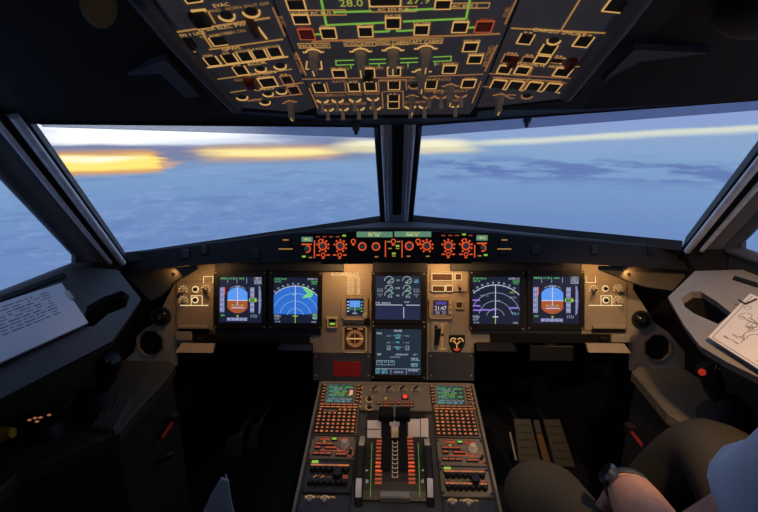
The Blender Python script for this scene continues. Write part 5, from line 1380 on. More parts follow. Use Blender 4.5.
# ------------------------------------------------------------------ quarter panels, vents, speakers, consoles, ledges
def quarter(side):
    right = side > 0
    poly = [(629.5, 284), (646, 309), (653, 322), (668, 332), (689, 357), (693, 367), (632, 371)] if right else \
           [(176, 281), (163, 306), (156, 322), (142, 331), (134, 352), (124, 361), (175, 366)]
    oc, orad, oy = (657.5, 14.2, 347.5) if right else (150.5, 13.5, 343)
    bx, by = (640.5, 319.5) if right else (162, 316.5)
    fr = MP.sub(oc, oy); L = fr.loc
    g = thing('quarter_panel', 'grey quarter panel with an eight sided speaker opening right of the main panel' if right else 'grey quarter panel with an eight sided speaker opening left of the main panel', 'panel', fr.M)
    _, _, r, _ = fr.rect(oc, oy, orad*2, orad*2)
    octo = lambda q: [(q*math.cos(R(22.5+45*k)), q*math.sin(R(22.5+45*k))) for k in range(8)]
    m = MB(panel_beige); m.plate([L(*p) for p in poly], [octo(r)], -.02, 0); m.build('panel_face', g)
    m = MB(ledge_grey); m.plate(octo(r*1.10), [octo(r*.97)], 0, .004); m.build('speaker_rim', g)
    s = thing('loudspeaker', 'dark octagonal loudspeaker grille right of the main panel' if right else 'dark octagonal loudspeaker grille left of the main panel', 'speaker', fr.off(-.016).M)
    m = MB(black_matte); m.prism(octo(r*.95), 0, .004); m.build('speaker_back', s)
    m = MB(rubber)
    for k in range(-4, 5): m.box(-r*.85, r*.85, k*r*.19-.0012, k*r*.19+.0012, .004, .008)
    m.build('speaker_grille', s)
    fv = MP.sub(bx, by); v = thing('air_vent', 'round black air vent ball above the right loudspeaker' if right else 'round black air vent ball above the left loudspeaker', 'air vent', fv.M)
    _, _, r, _ = fv.rect(bx, by, 17.5, 17.5)
    m = MB(black_plastic); m.arc(0, 0, 0, .012, r*.8, r*1.06, 0, 360, 24); m.build('vent_ring', v)
    m = MB(mat('vent_gloss', (.01, .01, .011), .18)); m.ball((0, 0, .004), r*.8, n=20, sz=(1, 1, .7)); m.build('vent_ball', v)
    m = MB(black_matte); m.cyl(0, -r*.1, .0, r*.565, r*.28, None, 14); m.build('vent_nozzle', v)
    # fairing from the glareshield end down to the side ledge
    ff = GS.off(-.045)
    P = [(600, 266), (694, 267), (673, 291), (645, 287), (627, 281), (600, 270)] if right else [(196, 266), (122, 272), (150, 301), (160, 296), (176, 281), (196, 270)]
    f2 = ff.sub(*P[0]); t = thing('panel_fairing', 'olive grey fairing under the right end of the glareshield' if right else 'olive grey fairing under the left end of the glareshield', 'fairing', f2.M)
    m = MB(console_olive); m.prism([f2.loc(*p) for p in P], -.012, 0, None, .002); m.build('fairing_plate', t)
    m = MB(chrome); x, y = (628, 274) if right else (174, 273.5); a, b_ = f2.loc(x, y); m.cyl(a, b_, 0, .006, .006, .004, 12); m.build('map_lamp', t)
quarter(-1); quarter(1)

def plane3(p, q, r, toward):
    p, q, r = Vector(p), Vector(q), Vector(r); n = (q-p).cross(r-p).normalized()
    if n.dot(Vector(toward)-p) < 0: n = -n
    u = (q-p).normalized(); v = n.cross(u)
    return Frame(p, u, v)
LEDGE = {}
def ledge(side):
    s = side; right = s > 0
    fr = plane3((.85*s, 1.06, 1.062), (.92*s, .1, 1.045), (.665*s, .90, .965), (0, 0, 1.5)); LEDGE[s] = fr
    L = fr.loc; inv = fr.M.inverted()
    W3 = lambda p: tuple((inv @ Vector(p))[:2])
    if right:
        inner = [(695, 271), (668, 297), (684, 325), (700, 346), (727, 362), (762, 379)]
        hole = [(681, 298), (691, 291.5), (700.6, 291.5), (716, 301), (732, 313.5), (718, 324), (694, 313.5), (685, 307)]
    else:
        inner = [(118, 270), (141, 299), (127, 320), (112, 341), (89, 353), (48, 374)]
        hole = [(87, 306), (103, 297), (122, 290.5), (130, 296), (126, 307), (108, 314), (94, 326), (82, 327)]
    P = [L(*p) for p in inner]+[W3((.79*s, .05, 1.0)), W3((.935*s, .05, 1.045)), W3((.875*s, 1.07, 1.062))]
    lab = 'grey beige side ledge with a dark hand recess under the right side window' if right else 'shaded grey side ledge with a long black recess under the left side window'
    g = thing('side_ledge', lab, 'ledge', fr.M)
    m = MB(ledge_grey if right else mat('ledge_shaded', (.034, .033, .032), .6)); m.plate(P, [[L(*p) for p in hole]], -.02, 0); m.build('ledge_top', g)  # left ledge: shade put into a darker copy of the ledge colour
    # recess tub
    H = [L(*p) for p in hole]
    cx = sum(p[0] for p in H)/8; cy = sum(p[1] for p in H)/8
    Hs = [(cx+(x-cx)*.72, cy+(y-cy)*.72) for x, y in H]
    m = MB(black_matte); m.rings([[(x, y, -.02) for x, y in H], [(x, y, -.075) for x, y in Hs]], None, False, True); m.build('hand_recess', g)
    # fascia that drops from the inner edge
    m = MB(shell_dark)
    pts = P[1:7]
    for p, q in zip(pts, pts[1:]):
        a, b_ = fr.world(*p, -.02), fr.world(*q, -.02)
        out = Vector((s*.17, 0, -.075))
        R0 = [a, b_, b_+out, a+out]; th = Vector((s*.02, 0, 0))
        m.rings([[tuple(inv @ v) for v in R0], [tuple(inv @ (v+th)) for v in R0]])
    m.build('ledge_fascia', g)
    # window track slot
    m = MB(black_matte)
    sl_ = [(0, 298), (16, 292), (63, 273.5), (66, 277), (18, 296), (0, 303)] if not right else [(735, 277), (758, 284), (758, 288), (733, 280)]
    m.prism([L(*p) for p in sl_], 0, .004); m.build('window_track', g)
ledge(-1); ledge(1)

def sheet(name, label, cat, side, c0, e1, e2, l1, l2, up=.006):
    fr = LEDGE[side]; f = fr.off(up)
    a = Vector(f.loc(*c0)); d1 = (Vector(f.loc(*e1))-a).normalized(); d2 = (Vector(f.loc(*e2))-a).normalized()
    g = thing(name, label, cat, Frame(f.world(a.x, a.y), f.u, f.v).M)
    P = [Vector((0, 0)), d1*l1, d1*l1+d2*l2, d2*l2]
    m = MB(paper_mat); m.prism([tuple(p) for p in P], 0, .004); m.build('paper_sheet', g)
    return g, d1, d2, l1, l2
g, d1, d2, l1, l2 = sheet('flight_plan_sheet', 'white printed sheet lying on the left side ledge below the window', 'paper', -1, (88, 324), (63.5, 287.5), (0, 364), .165, .34)
m = MB(ink); rnd = random.Random(5)
def on(u, v): p = d1*(l1*u)+d2*(l2*v); return (p.x, p.y)
for k in range(9):
    u = .90-k*.062; v = .12+.02*rnd.random()
    while v < .95:
        ln = rnd.choice((.02, .035, .05, .07)); m.bar(on(u, v), on(u, min(.97, v+ln)), .0022+.0012*rnd.random(), .004, .0043); v += ln+rnd.choice((.012, .02, .05))
m.build('printed_lines', g)
t = thing('paper_clip', 'small silver clip at the front corner of the left paper sheet', 'clip', Frame(LEDGE[-1].hit(69.5, 297, .006), LEDGE[-1].u, LEDGE[-1].v).M)
ang = math.atan2(d1.y, d1.x); c_, s_ = math.cos(ang), math.sin(ang)
m = MB(lever_grey); m.prism([(c_*x-s_*y, s_*x+c_*y) for x, y in ((-.018, -.004), (.018, -.004), (.018, .004), (-.018, .004))], 0, .009, None, .002); m.build('clip_body', t)
paper_mat = mat('chart_paper', (0.62, 0.56, 0.50), .8, var=.03)
g, d1, d2, l1, l2 = sheet('route_chart', 'pale printed route chart lying tilted on the right side ledge', 'chart', 1, (708.4, 338.4), (758, 287), (758, 370), .175, .30, .012)
m = MB(mat('chart_ink', (.22, .19, .19), .8)); rnd = random.Random(11)
m.bar(on(.03, .03), on(.97, .03), .0016, .004, .0043); m.bar(on(.03, .03), on(.03, .97), .0016, .004, .0043)
for k in range(130):
    u, v = .06+rnd.random()*.88, .05+rnd.random()*.9; p = on(u, v)
    if k % 4 == 0: q = .004+.007*rnd.random(); m.arc(p[0], p[1], .004, .0043, q, q+.0013, 0, 360, 12)
    else:
        A = rnd.random()*6.28; ln = .008+.03*rnd.random(); pts = [p]
        for _ in range(4): A += rnd.uniform(-.7, .7); pts.append((pts[-1][0]+ln*.4*math.cos(A), pts[-1][1]+ln*.4*math.sin(A)))
        lim = lambda q: 0.02 < (Vector(q).dot(d1)/l1) < .98 and 0.02 < (Vector(q).dot(d2)/l2) < .98
        if all(lim(q) for q in pts):
            for q0, q1 in zip(pts, pts[1:]): m.bar(q0, q1, .0014, .004, .0043)
for k in range(50):
    u, v = .08+rnd.random()*.8, .06+rnd.random()*.8; m.bar(on(u, v), on(u, v+.04), .0026, .004, .0043)
m.build('chart_lines', g)
# chart clip board spine at the window side
t = thing('chart_clip', 'dark wire clip at the upper edge of the right route chart', 'clip', Frame(LEDGE[1].hit(748, 301, .016), LEDGE[1].u, LEDGE[1].v).M)
m = MB(rubber); f = Frame(LEDGE[1].hit(748, 301, .016), LEDGE[1].u, LEDGE[1].v)
pp = [f.loc(*q, 0) for q in ((739, 301), (746, 305), (757, 300))]
m.tube([(a, b_, .003) for a, b_ in pp], .002, 6); m.build('clip_wire', t)

paper_mat = MATS['paper']
def console(side):
    s = side; right = s > 0; Z = .72
    if right: pts = [at_z(632, 371, Z), at_z(668, 413, Z)]
    else: pts = [at_z(175, 365, Z), at_z(167, 378, Z), at_z(135, 412, Z), at_z(119, 432, Z)]
    last = pts[-1]
    P = [(p.x, p.y) for p in pts]+[(s*.80, .72), (s*.80, -.1), (s*.89, -.1), (s*.89, 1.06), (s*.87, 1.20), (pts[0].x*1.05, pts[0].y+.03)]
    g = thing('side_console', 'olive grey side console under the route chart' if right else 'dim olive side console in the lower left, in front of the ribbed boot', 'console', Matrix.Translation((s*.8, .6, Z)))
    Q = [(x-s*.8, y-.6) for x, y in P]
    m = MB(console_olive if right else mat('console_shaded', (0.045, 0.040, 0.024), 0.6)); m.prism(Q, -.03, 0, None, .004); m.build('console_top', g)  # left console top darkened, its shade is in the colour
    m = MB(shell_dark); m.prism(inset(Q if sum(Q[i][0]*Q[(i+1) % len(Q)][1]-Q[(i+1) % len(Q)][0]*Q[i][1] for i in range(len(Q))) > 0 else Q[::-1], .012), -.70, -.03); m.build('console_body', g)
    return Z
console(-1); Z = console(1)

def sidestick(label, base, top, red):
    base, top = Vector(base), Vector(top)
    g = thing('side_stick', label, 'control stick', Matrix.Translation(base)); d = top-base
    m = MB(rubber)
    prof = [(.062, 0), (.062, .012), (.050, .016), (.054, .026), (.040, .032), (.043, .042), (.030, .050), (.032, .058), (.022, .066)]
    m.cyl(0, 0, 0, .07, .06, .02, 22, rings=prof); m.build('stick_boot', g)
    m = MB(black_plastic)
    k = [Vector((0, 0, .05)), d*.45, d*.62, d*.80, d*.93, d]
    m.tube(k, [.017, .018, .024, .024, .026, .018], 14); m.build('stick_grip', g)
    m = MB(guard_red if not red else emi('stick_button_red', lin(200, 50, 32), .55)); q = d*.90+Vector((-.022, -.012, .0)); m.ball(q, .0085, n=12); m.build('red_button', g)
    m = MB(chrome)
    for o in ((.004, -.022, .012), (.014, -.020, .004)): m.ball(d*.95+Vector(o), .004, n=8, sz=(.7, .7, 2.0))
    m.build('trim_switch', g)
sidestick('black side stick with a glowing red button on the right console', at_z(726, 421, Z), at_depth(706, 364, 1.06), True)
sidestick('black side stick barely visible on the dark left console', at_z(97, 408, Z), at_depth(112, 358, 1.05), False)
# ribbed boot on the left console
c = at_z(114, 424, Z)
g = thing('ribbed_boot', 'grey ribbed rubber boot at the edge of the left console', 'boot', Matrix.Translation(c))
c0 = [at_z(x, y, Z) for x, y in ((113, 403), (134, 403), (116, 434), (92, 430))]
m = MB(mat('boot_grey', (.08, .076, .072), .55))
for k in range(6):
    t0, t1 = k/6+.01, (k+1)/6-.03
    a0, a1 = lerp(c0[0], c0[1], t0), lerp(c0[0], c0[1], t1); b0, b1 = lerp(c0[3], c0[2], t0), lerp(c0[3], c0[2], t1)
    up = Vector((0, 0, .022)); mid = lambda p, q: (p+q)/2+up
    r0 = [a0-c, mid(a0, a1)-c, a1-c]; r1 = [b0-c, mid(b0, b1)-c-up*.3, b1-c]
    m.rings([r0, r1])
m.build('boot_fold', g)
# steering tiller with glinting marks, yellow handle, small chrome knob, red straps
c = at_z(44, 418, .76)
g = thing('steering_tiller', 'black steering tiller with small amber glints in the dark lower left', 'tiller', Matrix.Translation((c.x, c.y, .72)))
m = MB(black_plastic); m.cyl(0, 0, 0, .03, .045, .035, 20); m.build('tiller_base', g)
m = MB(black_plastic); m.tube([(-.05, -.02, .035), (0, 0, .05), (.05, .02, .045)], [.014, .018, .012], 10); m.build('tiller_handle', g)
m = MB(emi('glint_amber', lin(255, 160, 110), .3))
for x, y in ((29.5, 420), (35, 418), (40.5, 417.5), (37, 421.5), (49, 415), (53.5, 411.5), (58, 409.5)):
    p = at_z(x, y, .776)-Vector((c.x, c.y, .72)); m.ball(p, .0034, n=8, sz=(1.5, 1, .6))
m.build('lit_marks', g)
c = at_z(4, 434, .80)
g = thing('yellow_handle', 'dim yellow handle poking in at the lower left edge', 'handle', Matrix.Translation((c.x-.03, c.y, .72)))
m = MB(yellow_mat); m.tube([(-.05, -.01, .07), (.01, 0, .075), (.045, .005, .08)], [.020, .019, .011], 12); m.build('handle_grip', g)
m = MB(black_plastic); m.cyl(-.02, 0, 0, .075, .012, None, 12); m.build('handle_stem', g)
for pts, lab in ((((174.5, 420), (162, 438.5)), 'thin dark red strap hanging beside the left console'), (((629.5, 430), (641.5, 445)), 'thin red strap hanging beside the right console')):
    X_ = -.66 if pts[0][0] < 300 else .665
    p, q = at_x(*pts[0], X_), at_x(*pts[1], X_)
    g = thing('harness_strap', lab, 'strap', Matrix.Translation(p))
    d = q-p; n = Vector((0, 0, 1)).cross(d).normalized()*.003; w_ = d.cross(n).normalized()*.008
    m = MB(strap_red); m.rings([[w_, n, -w_, -n], [d*.5+w_+Vector((0, -.004, 0)), d*.5+n, d*.5-w_, d*.5-n], [d+w_, d+n, d-w_, d-n]]); m.build('strap_webbing', g)
    m = MB(black_plastic); m.box(-.012, .012, -.012, .012, -.006, .02, None, .003); m.build('strap_anchor', g)
p = at_x(170, 455, -.64)
g = thing('chrome_knob', 'tiny faceted chrome knob in the dark left footwell', 'knob', Matrix.Translation(p))
m = MB(chrome); m.ball((0, 0, 0), .012, n=7); m.build('knob_head', g)
m = MB(rubber); m.tube([(0, 0, 0), (-.02, .0, -.02), (-.05, 0, -.03)], .005, 8); m.build('knob_stem', g)

# pedals
PF = Frame(P3(.48, 1.33, .36), (1, 0, 0), (0, .55, .835))
PL = Frame(P3(-.48, 1.33, .36), (1, 0, 0), (0, .55, .835))
for fr0, poly, lab in ((PF, [(513.7, 419), (530.8, 419), (541, 462), (519, 462)], 'left one of the two grey pedals in the right footwell'),
                       (PF, [(543, 419.6), (560, 419.3), (576, 467.5), (555.4, 467)], 'right one of the two grey pedals in the right footwell'),
                       (PL, [(227, 437), (243, 433), (241, 458), (222, 458)], 'dim pedal plate in the dark left footwell, further from the pedestal'),
                       (PL, [(252, 424), (259, 424), (256, 449), (247, 449)], 'narrow dim pedal plate in the dark left footwell, nearer the pedestal')):
    cx = sum(p[0] for p in poly)/4; cy = sum(p[1] for p in poly)/4
    fr = fr0.sub(cx, cy); g = thing('rudder_pedal', lab, 'pedal', fr.M, 'rudder pedals')
    Q = [fr.loc(*p) for p in poly]
    m = MB(mat('pedal_grey', (.055, .05, .04), .5)); m.prism(Q, -.012, 0, None, .003); m.build('pedal_plate', g)
    m = MB(rubber)
    for k in range(5):
        t = .15+k*.17; a = Vector(Q[0])*(1-t)+Vector(Q[3])*t; b_ = Vector(Q[1])*(1-t)+Vector(Q[2])*t
        m.bar(tuple(a*.9+b_*.1), tuple(a*.1+b_*.9), .0022, 0, .0012)
    m.build('pedal_ridges', g)
    m = MB(black_plastic); m.tube([(0, 0, -.012), (0, .06, -.09), (0, .10, -.2)], .014, 8); m.build('pedal_arm', g)
fr = PF.off(-.02).sub(544, 449); g = thing('pedal_divider', 'narrow bar with an orange tint between the two pedals of the right footwell', 'bar', fr.M)
m = MB(mat('divider_orange', (.13, .07, .03), .5)); m.prism([fr.loc(*p) for p in ((536, 434), (542.4, 433.5), (552, 465), (543.8, 463))], -.01, 0, None, .002); m.build('divider_face', g)
m = MB(panel_slate); m.prism([fr.loc(*p) for p in ((533, 420), (539.5, 420), (542.4, 433), (536, 433.5))], -.01, 0, None, .002); m.build('divider_top', g)
fr = PF.off(.0).sub(512, 445); g = thing('pedal_rod', 'thin shiny rod left of the pedals in the right footwell', 'rod', fr.M)
m = MB(lever_grey); a, b_ = fr.loc(509.8, 432), fr.loc(516, 460); m.tube([(*a, 0), (*b_, 0)], .004, 8); m.build('rod_tube', g)
# ------------------------------------------------------------------ pilots
def skin_mesh(name, pts, edges, rad, root=0, sub=2, extra=None):
    me = bpy.data.meshes.new(name+'_cage'); me.from_pydata([tuple(p) for p in pts], edges, [])
    o = bpy.data.objects.new(name+'_cage', me); COL.objects.link(o)
    o.modifiers.new('skin', 'SKIN').use_smooth_shade = True
    sv = me.skin_vertices[0].data
    for i, r in enumerate(rad): sv[i].radius = (r, r) if not isinstance(r, tuple) else r; sv[i].use_root = (i == root)
    s = o.modifiers.new('sub', 'SUBSURF'); s.levels = sub; s.render_levels = sub
    bpy.context.view_layer.update()
    dg = bpy.context.evaluated_depsgraph_get(); ev = o.evaluated_get(dg); t = ev.to_mesh()
    V = [tuple(v.co) for v in t.vertices]; Fc = [list(p.vertices) for p in t.polygons]
    ev.to_mesh_clear(); bpy.data.objects.remove(o); bpy.data.meshes.remove(me)
    return V, Fc
def loft(m, rings, mt, cap0=True, cap1=True): m.rings(rings, mt, cap0, cap1, True)

def hand(m, wrist, fwd, nrm, side, mt):      # palm, four unequal curled fingers and a thumb
    f = Vector(fwd).normalized(); n = (Vector(nrm)-f*Vector(nrm).dot(f)).normalized(); x = f.cross(n)*side
    w = Vector(wrist)
    rings = []
    for t, a, b_ in ((-.012, .026, .021), (.02, .031, .019), (.055, .039, .016), (.085, .041, .014), (.096, .036, .010)):
        rings.append([w+f*t+x*(a*math.cos(2*PI*k/14))+n*(b_*math.sin(2*PI*k/14)) for k in range(14)])
    loft(m, rings, mt)
    for k, (off, ln) in enumerate(((-.030, .066), (-.010, .078), (.010, .074), (.029, .058))):
        p = w+f*.084+x*off; pts = [p-f*.01]; d = f.copy(); ax = x
        for j, q in enumerate((.42, .32, .26)):
            d = (d*math.cos(R(24))-n*math.sin(R(24))).normalized(); n2 = None
            p = p+d*ln*q; pts.append(p.copy())
        m.tube(pts, [.0095, .0092, .0082, .0062], 8, mt)
    p = w+f*.028-x*.026; d = (f*.75-x*.6-n*.25).normalized()
    m.tube([p, p+d*.035, p+d*.035+(f*.9-x*.15-n*.3).normalized()*.03, p+d*.035+(f*.9+x*.1-n*.5).normalized()*.052], [.014, .0115, .0095, .007], 8, mt)

def head(m, c, mt, hair_m):
    c = Vector(c); rings = []
    for z, rx, ry, dy in ((-.115, .030, .030, .03), (-.105, .048, .050, .030), (-.07, .062, .072, .018), (-.03, .070, .088, .006), (.0, .074, .094, 0), (.04, .076, .097, -.004), (.075, .066, .086, -.008), (.10, .045, .060, -.01), (.113, .015, .02, -.01)):
        rings.append([c+Vector((rx*math.cos(2*PI*k/18), ry*math.sin(2*PI*k/18)+dy, z)) for k in range(18)])
    loft(m, rings, mt)
    m.tube([c+Vector((0, .092, .012)), c+Vector((0, .108, -.018)), c+Vector((0, .112, -.030)), c+Vector((0, .096, -.036))], [.007, .011, .013, .009], 8, mt)
    for s in (-1, 1):
        m.ball(c+Vector((s*.030, .082, .006)), .011, mt, 8); m.ball(c+Vector((s*.076, -.005, -.01)), .022, mt, 10, (.35, .7, 1.3))
    m.tube([c+Vector((-.022, .088, -.062)), c+Vector((0, .096, -.061)), c+Vector((.022, .088, -.062))], [.004, .007, .004], 8, mt)

def pilot(label, J, trouser, hands, watch=True, sleeve='short', hair=True):
    org = J['pelvis']; g = thing('person', label, 'person', Matrix.Translation(org))
    rel = lambda k: Vector(J[k])-Vector(org)
    names = ['pelvis', 'spine', 'chest', 'neck', 'head0', 'shoulder_l', 'elbow_l', 'wrist_l', 'shoulder_r', 'elbow_r', 'wrist_r', 'hip_l', 'knee_l', 'ankle_l', 'toe_l', 'hip_r', 'knee_r', 'ankle_r', 'toe_r']
    I = {k: i for i, k in enumerate(names)}
    E_ = [('pelvis', 'spine'), ('spine', 'chest'), ('chest', 'neck'), ('neck', 'head0'), ('chest', 'shoulder_l'), ('shoulder_l', 'elbow_l'), ('elbow_l', 'wrist_l'), ('chest', 'shoulder_r'), ('shoulder_r', 'elbow_r'), ('elbow_r', 'wrist_r'), ('pelvis', 'hip_l'), ('hip_l', 'knee_l'), ('knee_l', 'ankle_l'), ('ankle_l', 'toe_l'), ('pelvis', 'hip_r'), ('hip_r', 'knee_r'), ('knee_r', 'ankle_r'), ('ankle_r', 'toe_r')]
    rad = {'pelvis': (.13, .10), 'spine': (.13, .10), 'chest': (.15, .11), 'neck': .055, 'head0': .05, 'shoulder_l': .058, 'elbow_l': .044, 'wrist_l': (.042, .037), 'shoulder_r': .058, 'elbow_r': .044, 'wrist_r': (.034, .030),
           'hip_l': .080, 'knee_l': .058, 'ankle_l': .040, 'toe_l': .035, 'hip_r': .080, 'knee_r': .058, 'ankle_r': .040, 'toe_r': .035}
    pts = [rel(k) for k in names]; rr = [rad[k] for k in names]; ed = [(I[a], I[b]) for a, b in E_]
    # forearm bulge
    for sd in 'lr':
        pts.append(lerp(rel('elbow_'+sd), rel('wrist_'+sd), .30)); rr.append(.047); k = len(pts)-1
        ed.remove((I['elbow_'+sd], I['wrist_'+sd])); ed += [(I['elbow_'+sd], k), (k, I['wrist_'+sd])]
    V, Fc = skin_mesh('person', pts, ed, rr)
    m = MB(skin_mat); m.add(V, Fc, skin_mat, True)
    head(m, rel('head0')+Vector((0, .02, .10)), skin_mat, hair_mat)
    for sd, s in (('l', 1), ('r', -1)):
        fwd, nrm = hands[sd]; hand(m, rel('wrist_'+sd), fwd, nrm, s, skin_mat)
    m.build('body', g)
    # hair
    hc = rel('head0')+Vector((0, .012, .125)); m = MB(hair_mat)
    rings = [[hc+Vector((rx*math.cos(2*PI*k/18), rx*1.22*math.sin(2*PI*k/18)-.012, z)) for k in range(18)] for z, rx in ((.0, .080), (.04, .082), (.07, .074), (.092, .052), (.102, .015))]
    loft(m, rings, hair_mat); m.build('hair', g)
    # trousers
    tn = ['pelvis', 'hip_l', 'knee_l', 'ankle_l', 'hip_r', 'knee_r', 'ankle_r']
    tp = [rel(k) for k in tn]; tp[3] = lerp(tp[2], tp[3], .92); tp[6] = lerp(tp[5], tp[6], .92)
    tp += [lerp(tp[1], tp[2], .5), lerp(tp[4], tp[5], .5)]
    tr = [(.145, .115), .100, .082, .062, .100, .086, .062, .096, .098]
    V, Fc = skin_mesh('trousers', tp, [(0, 1), (1, 7), (7, 2), (2, 3), (0, 4), (4, 8), (8, 5), (5, 6)], tr)
    rnd = random.Random(4)
    V = [tuple(Vector(v)+Vector((0, 0, 1))*.004*math.sin(v[1]*46+v[0]*25)*math.sin(v[0]*60)) for v in V]
    m = MB(trouser); m.add(V, Fc, trouser, True); m.build('trousers', g)
    # shoes
    for sd in 'lr':
        a, t = rel('ankle_'+sd), rel('toe_'+sd); d = (t-a).normalized(); m = MB(black_plastic)
        m.tube([a-d*.07+Vector((0, 0, -.05)), a+Vector((0, 0, -.045)), t+Vector((0, 0, -.02)), t+d*.07+Vector((0, 0, -.025))], [.036, .046, .046, .028], 12); m.build('shoe', g)
    # shirt: body and two sleeves with open cuffs
    cl = shirt_mat if sleeve == 'short' else mat('dark_jumper', (.012, .014, .022), .9)
    sp = [rel('pelvis')+Vector((0, 0, .03)), rel('spine'), rel('chest'), rel('neck')+Vector((0, 0, -.05)), lerp(rel('chest'), rel('shoulder_l'), .8), lerp(rel('chest'), rel('shoulder_r'), .8)]
    V, Fc = skin_mesh('shirt', sp, [(0, 1), (1, 2), (2, 3), (2, 4), (2, 5)], [(.155, .125), (.155, .125), (.165, .13), .066, .075, .075])
    m = MB(cl); m.add(V, Fc, cl, True)
    m.build('shirt', g)
    for sd in 'lr':
        m = MB(cl)
        a, b_, w_ = rel('shoulder_'+sd), rel('elbow_'+sd), rel('wrist_'+sd)
        stop = .42 if sleeve == 'short' else 1.0
        ax = (b_-a).normalized(); up = Vector((0, 1, .2)); up = (up-ax*up.dot(ax)).normalized(); rt = ax.cross(up)
        rings = []; nS = 22
        path = [(a-ax*.058, .006), (a-ax*.054, .034), (a-ax*.036, .062), (a, .076), (lerp(a, b_, stop*.3), .078), (lerp(a, b_, stop*.55), .077), (lerp(a, b_, stop*.8), .076), (lerp(a, b_, stop), .078)]
        if sleeve != 'short': path += [(lerp(b_, w_, .15), .062), (lerp(b_, w_, .5), .056), (lerp(b_, w_, .95), .044)]
        for i, (c, r) in enumerate(path):
            ring = []
            for k in range(nS):
                A = 2*PI*k/nS
                f = 1+.07*math.sin(A*3+i*1.1)*min(1, i/3)+.04*math.sin(A*5-i*.8)
                ring.append(c+(up*math.cos(A)+rt*math.sin(A))*r*f)
            rings.append(ring)
        e = path[-1][0]
        rings.append([e+(p-e)*.955-ax*.0005 for p in rings[-1]]); rings.append([e+(p-e)*.90-ax*.03 for p in rings[-2]])
        loft(m, rings, cl, True, False); m.build('sleeve', g)
    if watch:
        w_, e_ = rel('wrist_l'), rel('elbow_l'); ax = (w_-e_).normalized(); c = lerp(w_, e_, .09)
        up = Vector((0, -.3, 1)); up = (up-ax*up.dot(ax)).normalized(); rt = ax.cross(up)
        m = MB(mat('watch_strap', (.035, .04, .05), .45))
        # a closed band with a rectangular cross section
        q = [[c+ax*(t*.5)+(up*math.cos(2*PI*k/28)*.0335+rt*math.sin(2*PI*k/28)*.0365)*o for t, o in ((-.018, 1.0), (.018, 1.0), (.018, 1.10), (-.018, 1.10))] for k in range(28)]
        q.append(q[0]); m.rings(q, None, False, False, True); st = m.build('wrist_watch', g)
        for A, nm in ((R(62), 'watch_case'),):
            for sg in (1,):
                d = up*math.cos(A)-rt*math.sin(A)*1.0; o = c+up*math.cos(A)*.038-rt*math.sin(A)*.041
                t1 = ax; t2 = d.cross(ax)
                mm = MB(mat('watch_metal', (.10, .12, .16), .3, .7))
                mm.rings([[o+(t1*math.cos(2*PI*k/18)+t2*math.sin(2*PI*k/18))*r+d*z for k in range(18)] for r, z in ((.019, -.004), (.020, .003), (.017, .008))]); mm.build('watch_case', st)
                mm = MB(mat('watch_glass', (.01, .012, .018), .1)); mm.rings([[o+(t1*math.cos(2*PI*k/18)+t2*math.sin(2*PI*k/18))*r+d*z for k in range(18)] for r, z in ((.0155, .008), (.0155, .0088))]); mm.build('watch_glass', st)
    return g

def seat(label, x, y, z, s):
    g = thing('pilot_seat', label, 'seat', Matrix.Translation((x, y, 0)))
    m = MB(seat_mat); m.box(-.23, .23, -.20, .22, z-.10, z, None, .03); m.build('seat_cushion', g)
    m = MB(seat_mat)
    m.rings([[(-.22, -.20, z), (.22, -.20, z), (.22, -.29, z), (-.22, -.29, z)], [(-.23, -.25, z+.35), (.23, -.25, z+.35), (.23, -.34, z+.35), (-.23, -.34, z+.35)], [(-.17, -.30, z+.68), (.17, -.30, z+.68), (.17, -.37, z+.68), (-.17, -.37, z+.68)]]); m.build('seat_back', g)
    m = MB(black_plastic); m.box(-.17, .17, -.17, .17, 0, z-.10, None, .02); m.build('seat_base', g)

sx = .52
PR = dict(pelvis=P3(sx, .20, .61), spine=P3(sx+.01, .19, .78), chest=P3(sx+.03, .22, .98), neck=P3(sx+.03, .25, 1.17), head0=P3(sx+.03, .28, 1.25),
          shoulder_l=P3(.430, .332, 1.110), elbow_l=P3(.352, .440, .868), wrist_l=P3(.412, .655, .788), shoulder_r=P3(.68, .24, 1.09), elbow_r=P3(.66, .36, .86), wrist_r=P3(.66, .54, .80),
          hip_l=P3(.44, .26, .61), knee_l=P3(.297, .79, .675), ankle_l=P3(.43, .96, .14), toe_l=P3(.43, 1.07, .09),
          hip_r=P3(.61, .26, .61), knee_r=P3(.677, .81, .772), ankle_r=P3(.60, 1.02, .26), toe_r=P3(.60, 1.12, .20))
pilot('person in pale blue shirt, brown trousers and wristwatch sitting at the right', PR, trouser_mat, dict(l=((.25, .35, -.9), (-.1, .85, .4)), r=((-.1, .8, -.3), (0, .3, .9))))
seat('dark pilot seat under the person on the right', sx, .20, .455, 1)
PLf = dict(pelvis=P3(-sx, .0, .56), spine=P3(-sx, -.03, .76), chest=P3(-sx, -.04, .98), neck=P3(-sx, -.03, 1.17), head0=P3(-sx, .0, 1.25),
           shoulder_l=P3(-.70, -.02, 1.08), elbow_l=P3(-.76, .08, .82), wrist_l=P3(-.64, .27, .72), shoulder_r=P3(-.36, -.02, 1.08), elbow_r=P3(-.32, .10, .82), wrist_r=P3(-.42, .29, .72),
           hip_l=P3(-.62, .05, .56), knee_l=P3(-.66, .55, .60), ankle_l=P3(-.64, .72, .16), toe_l=P3(-.64, .83, .10),
           hip_r=P3(-.44, .05, .56), knee_r=P3(-.41, .57, .595), ankle_r=P3(-.42, .72, .16), toe_r=P3(-.42, .83, .10))
pilot('person in dark navy trousers sitting in shadow at the lower left', PLf, navy_mat, dict(l=((.3, .8, -.4), (0, .3, .9)), r=((-.3, .8, -.4), (0, .3, .9))), False, 'long')
seat('dark pilot seat under the person on the left', -sx, .0, .41, -1)
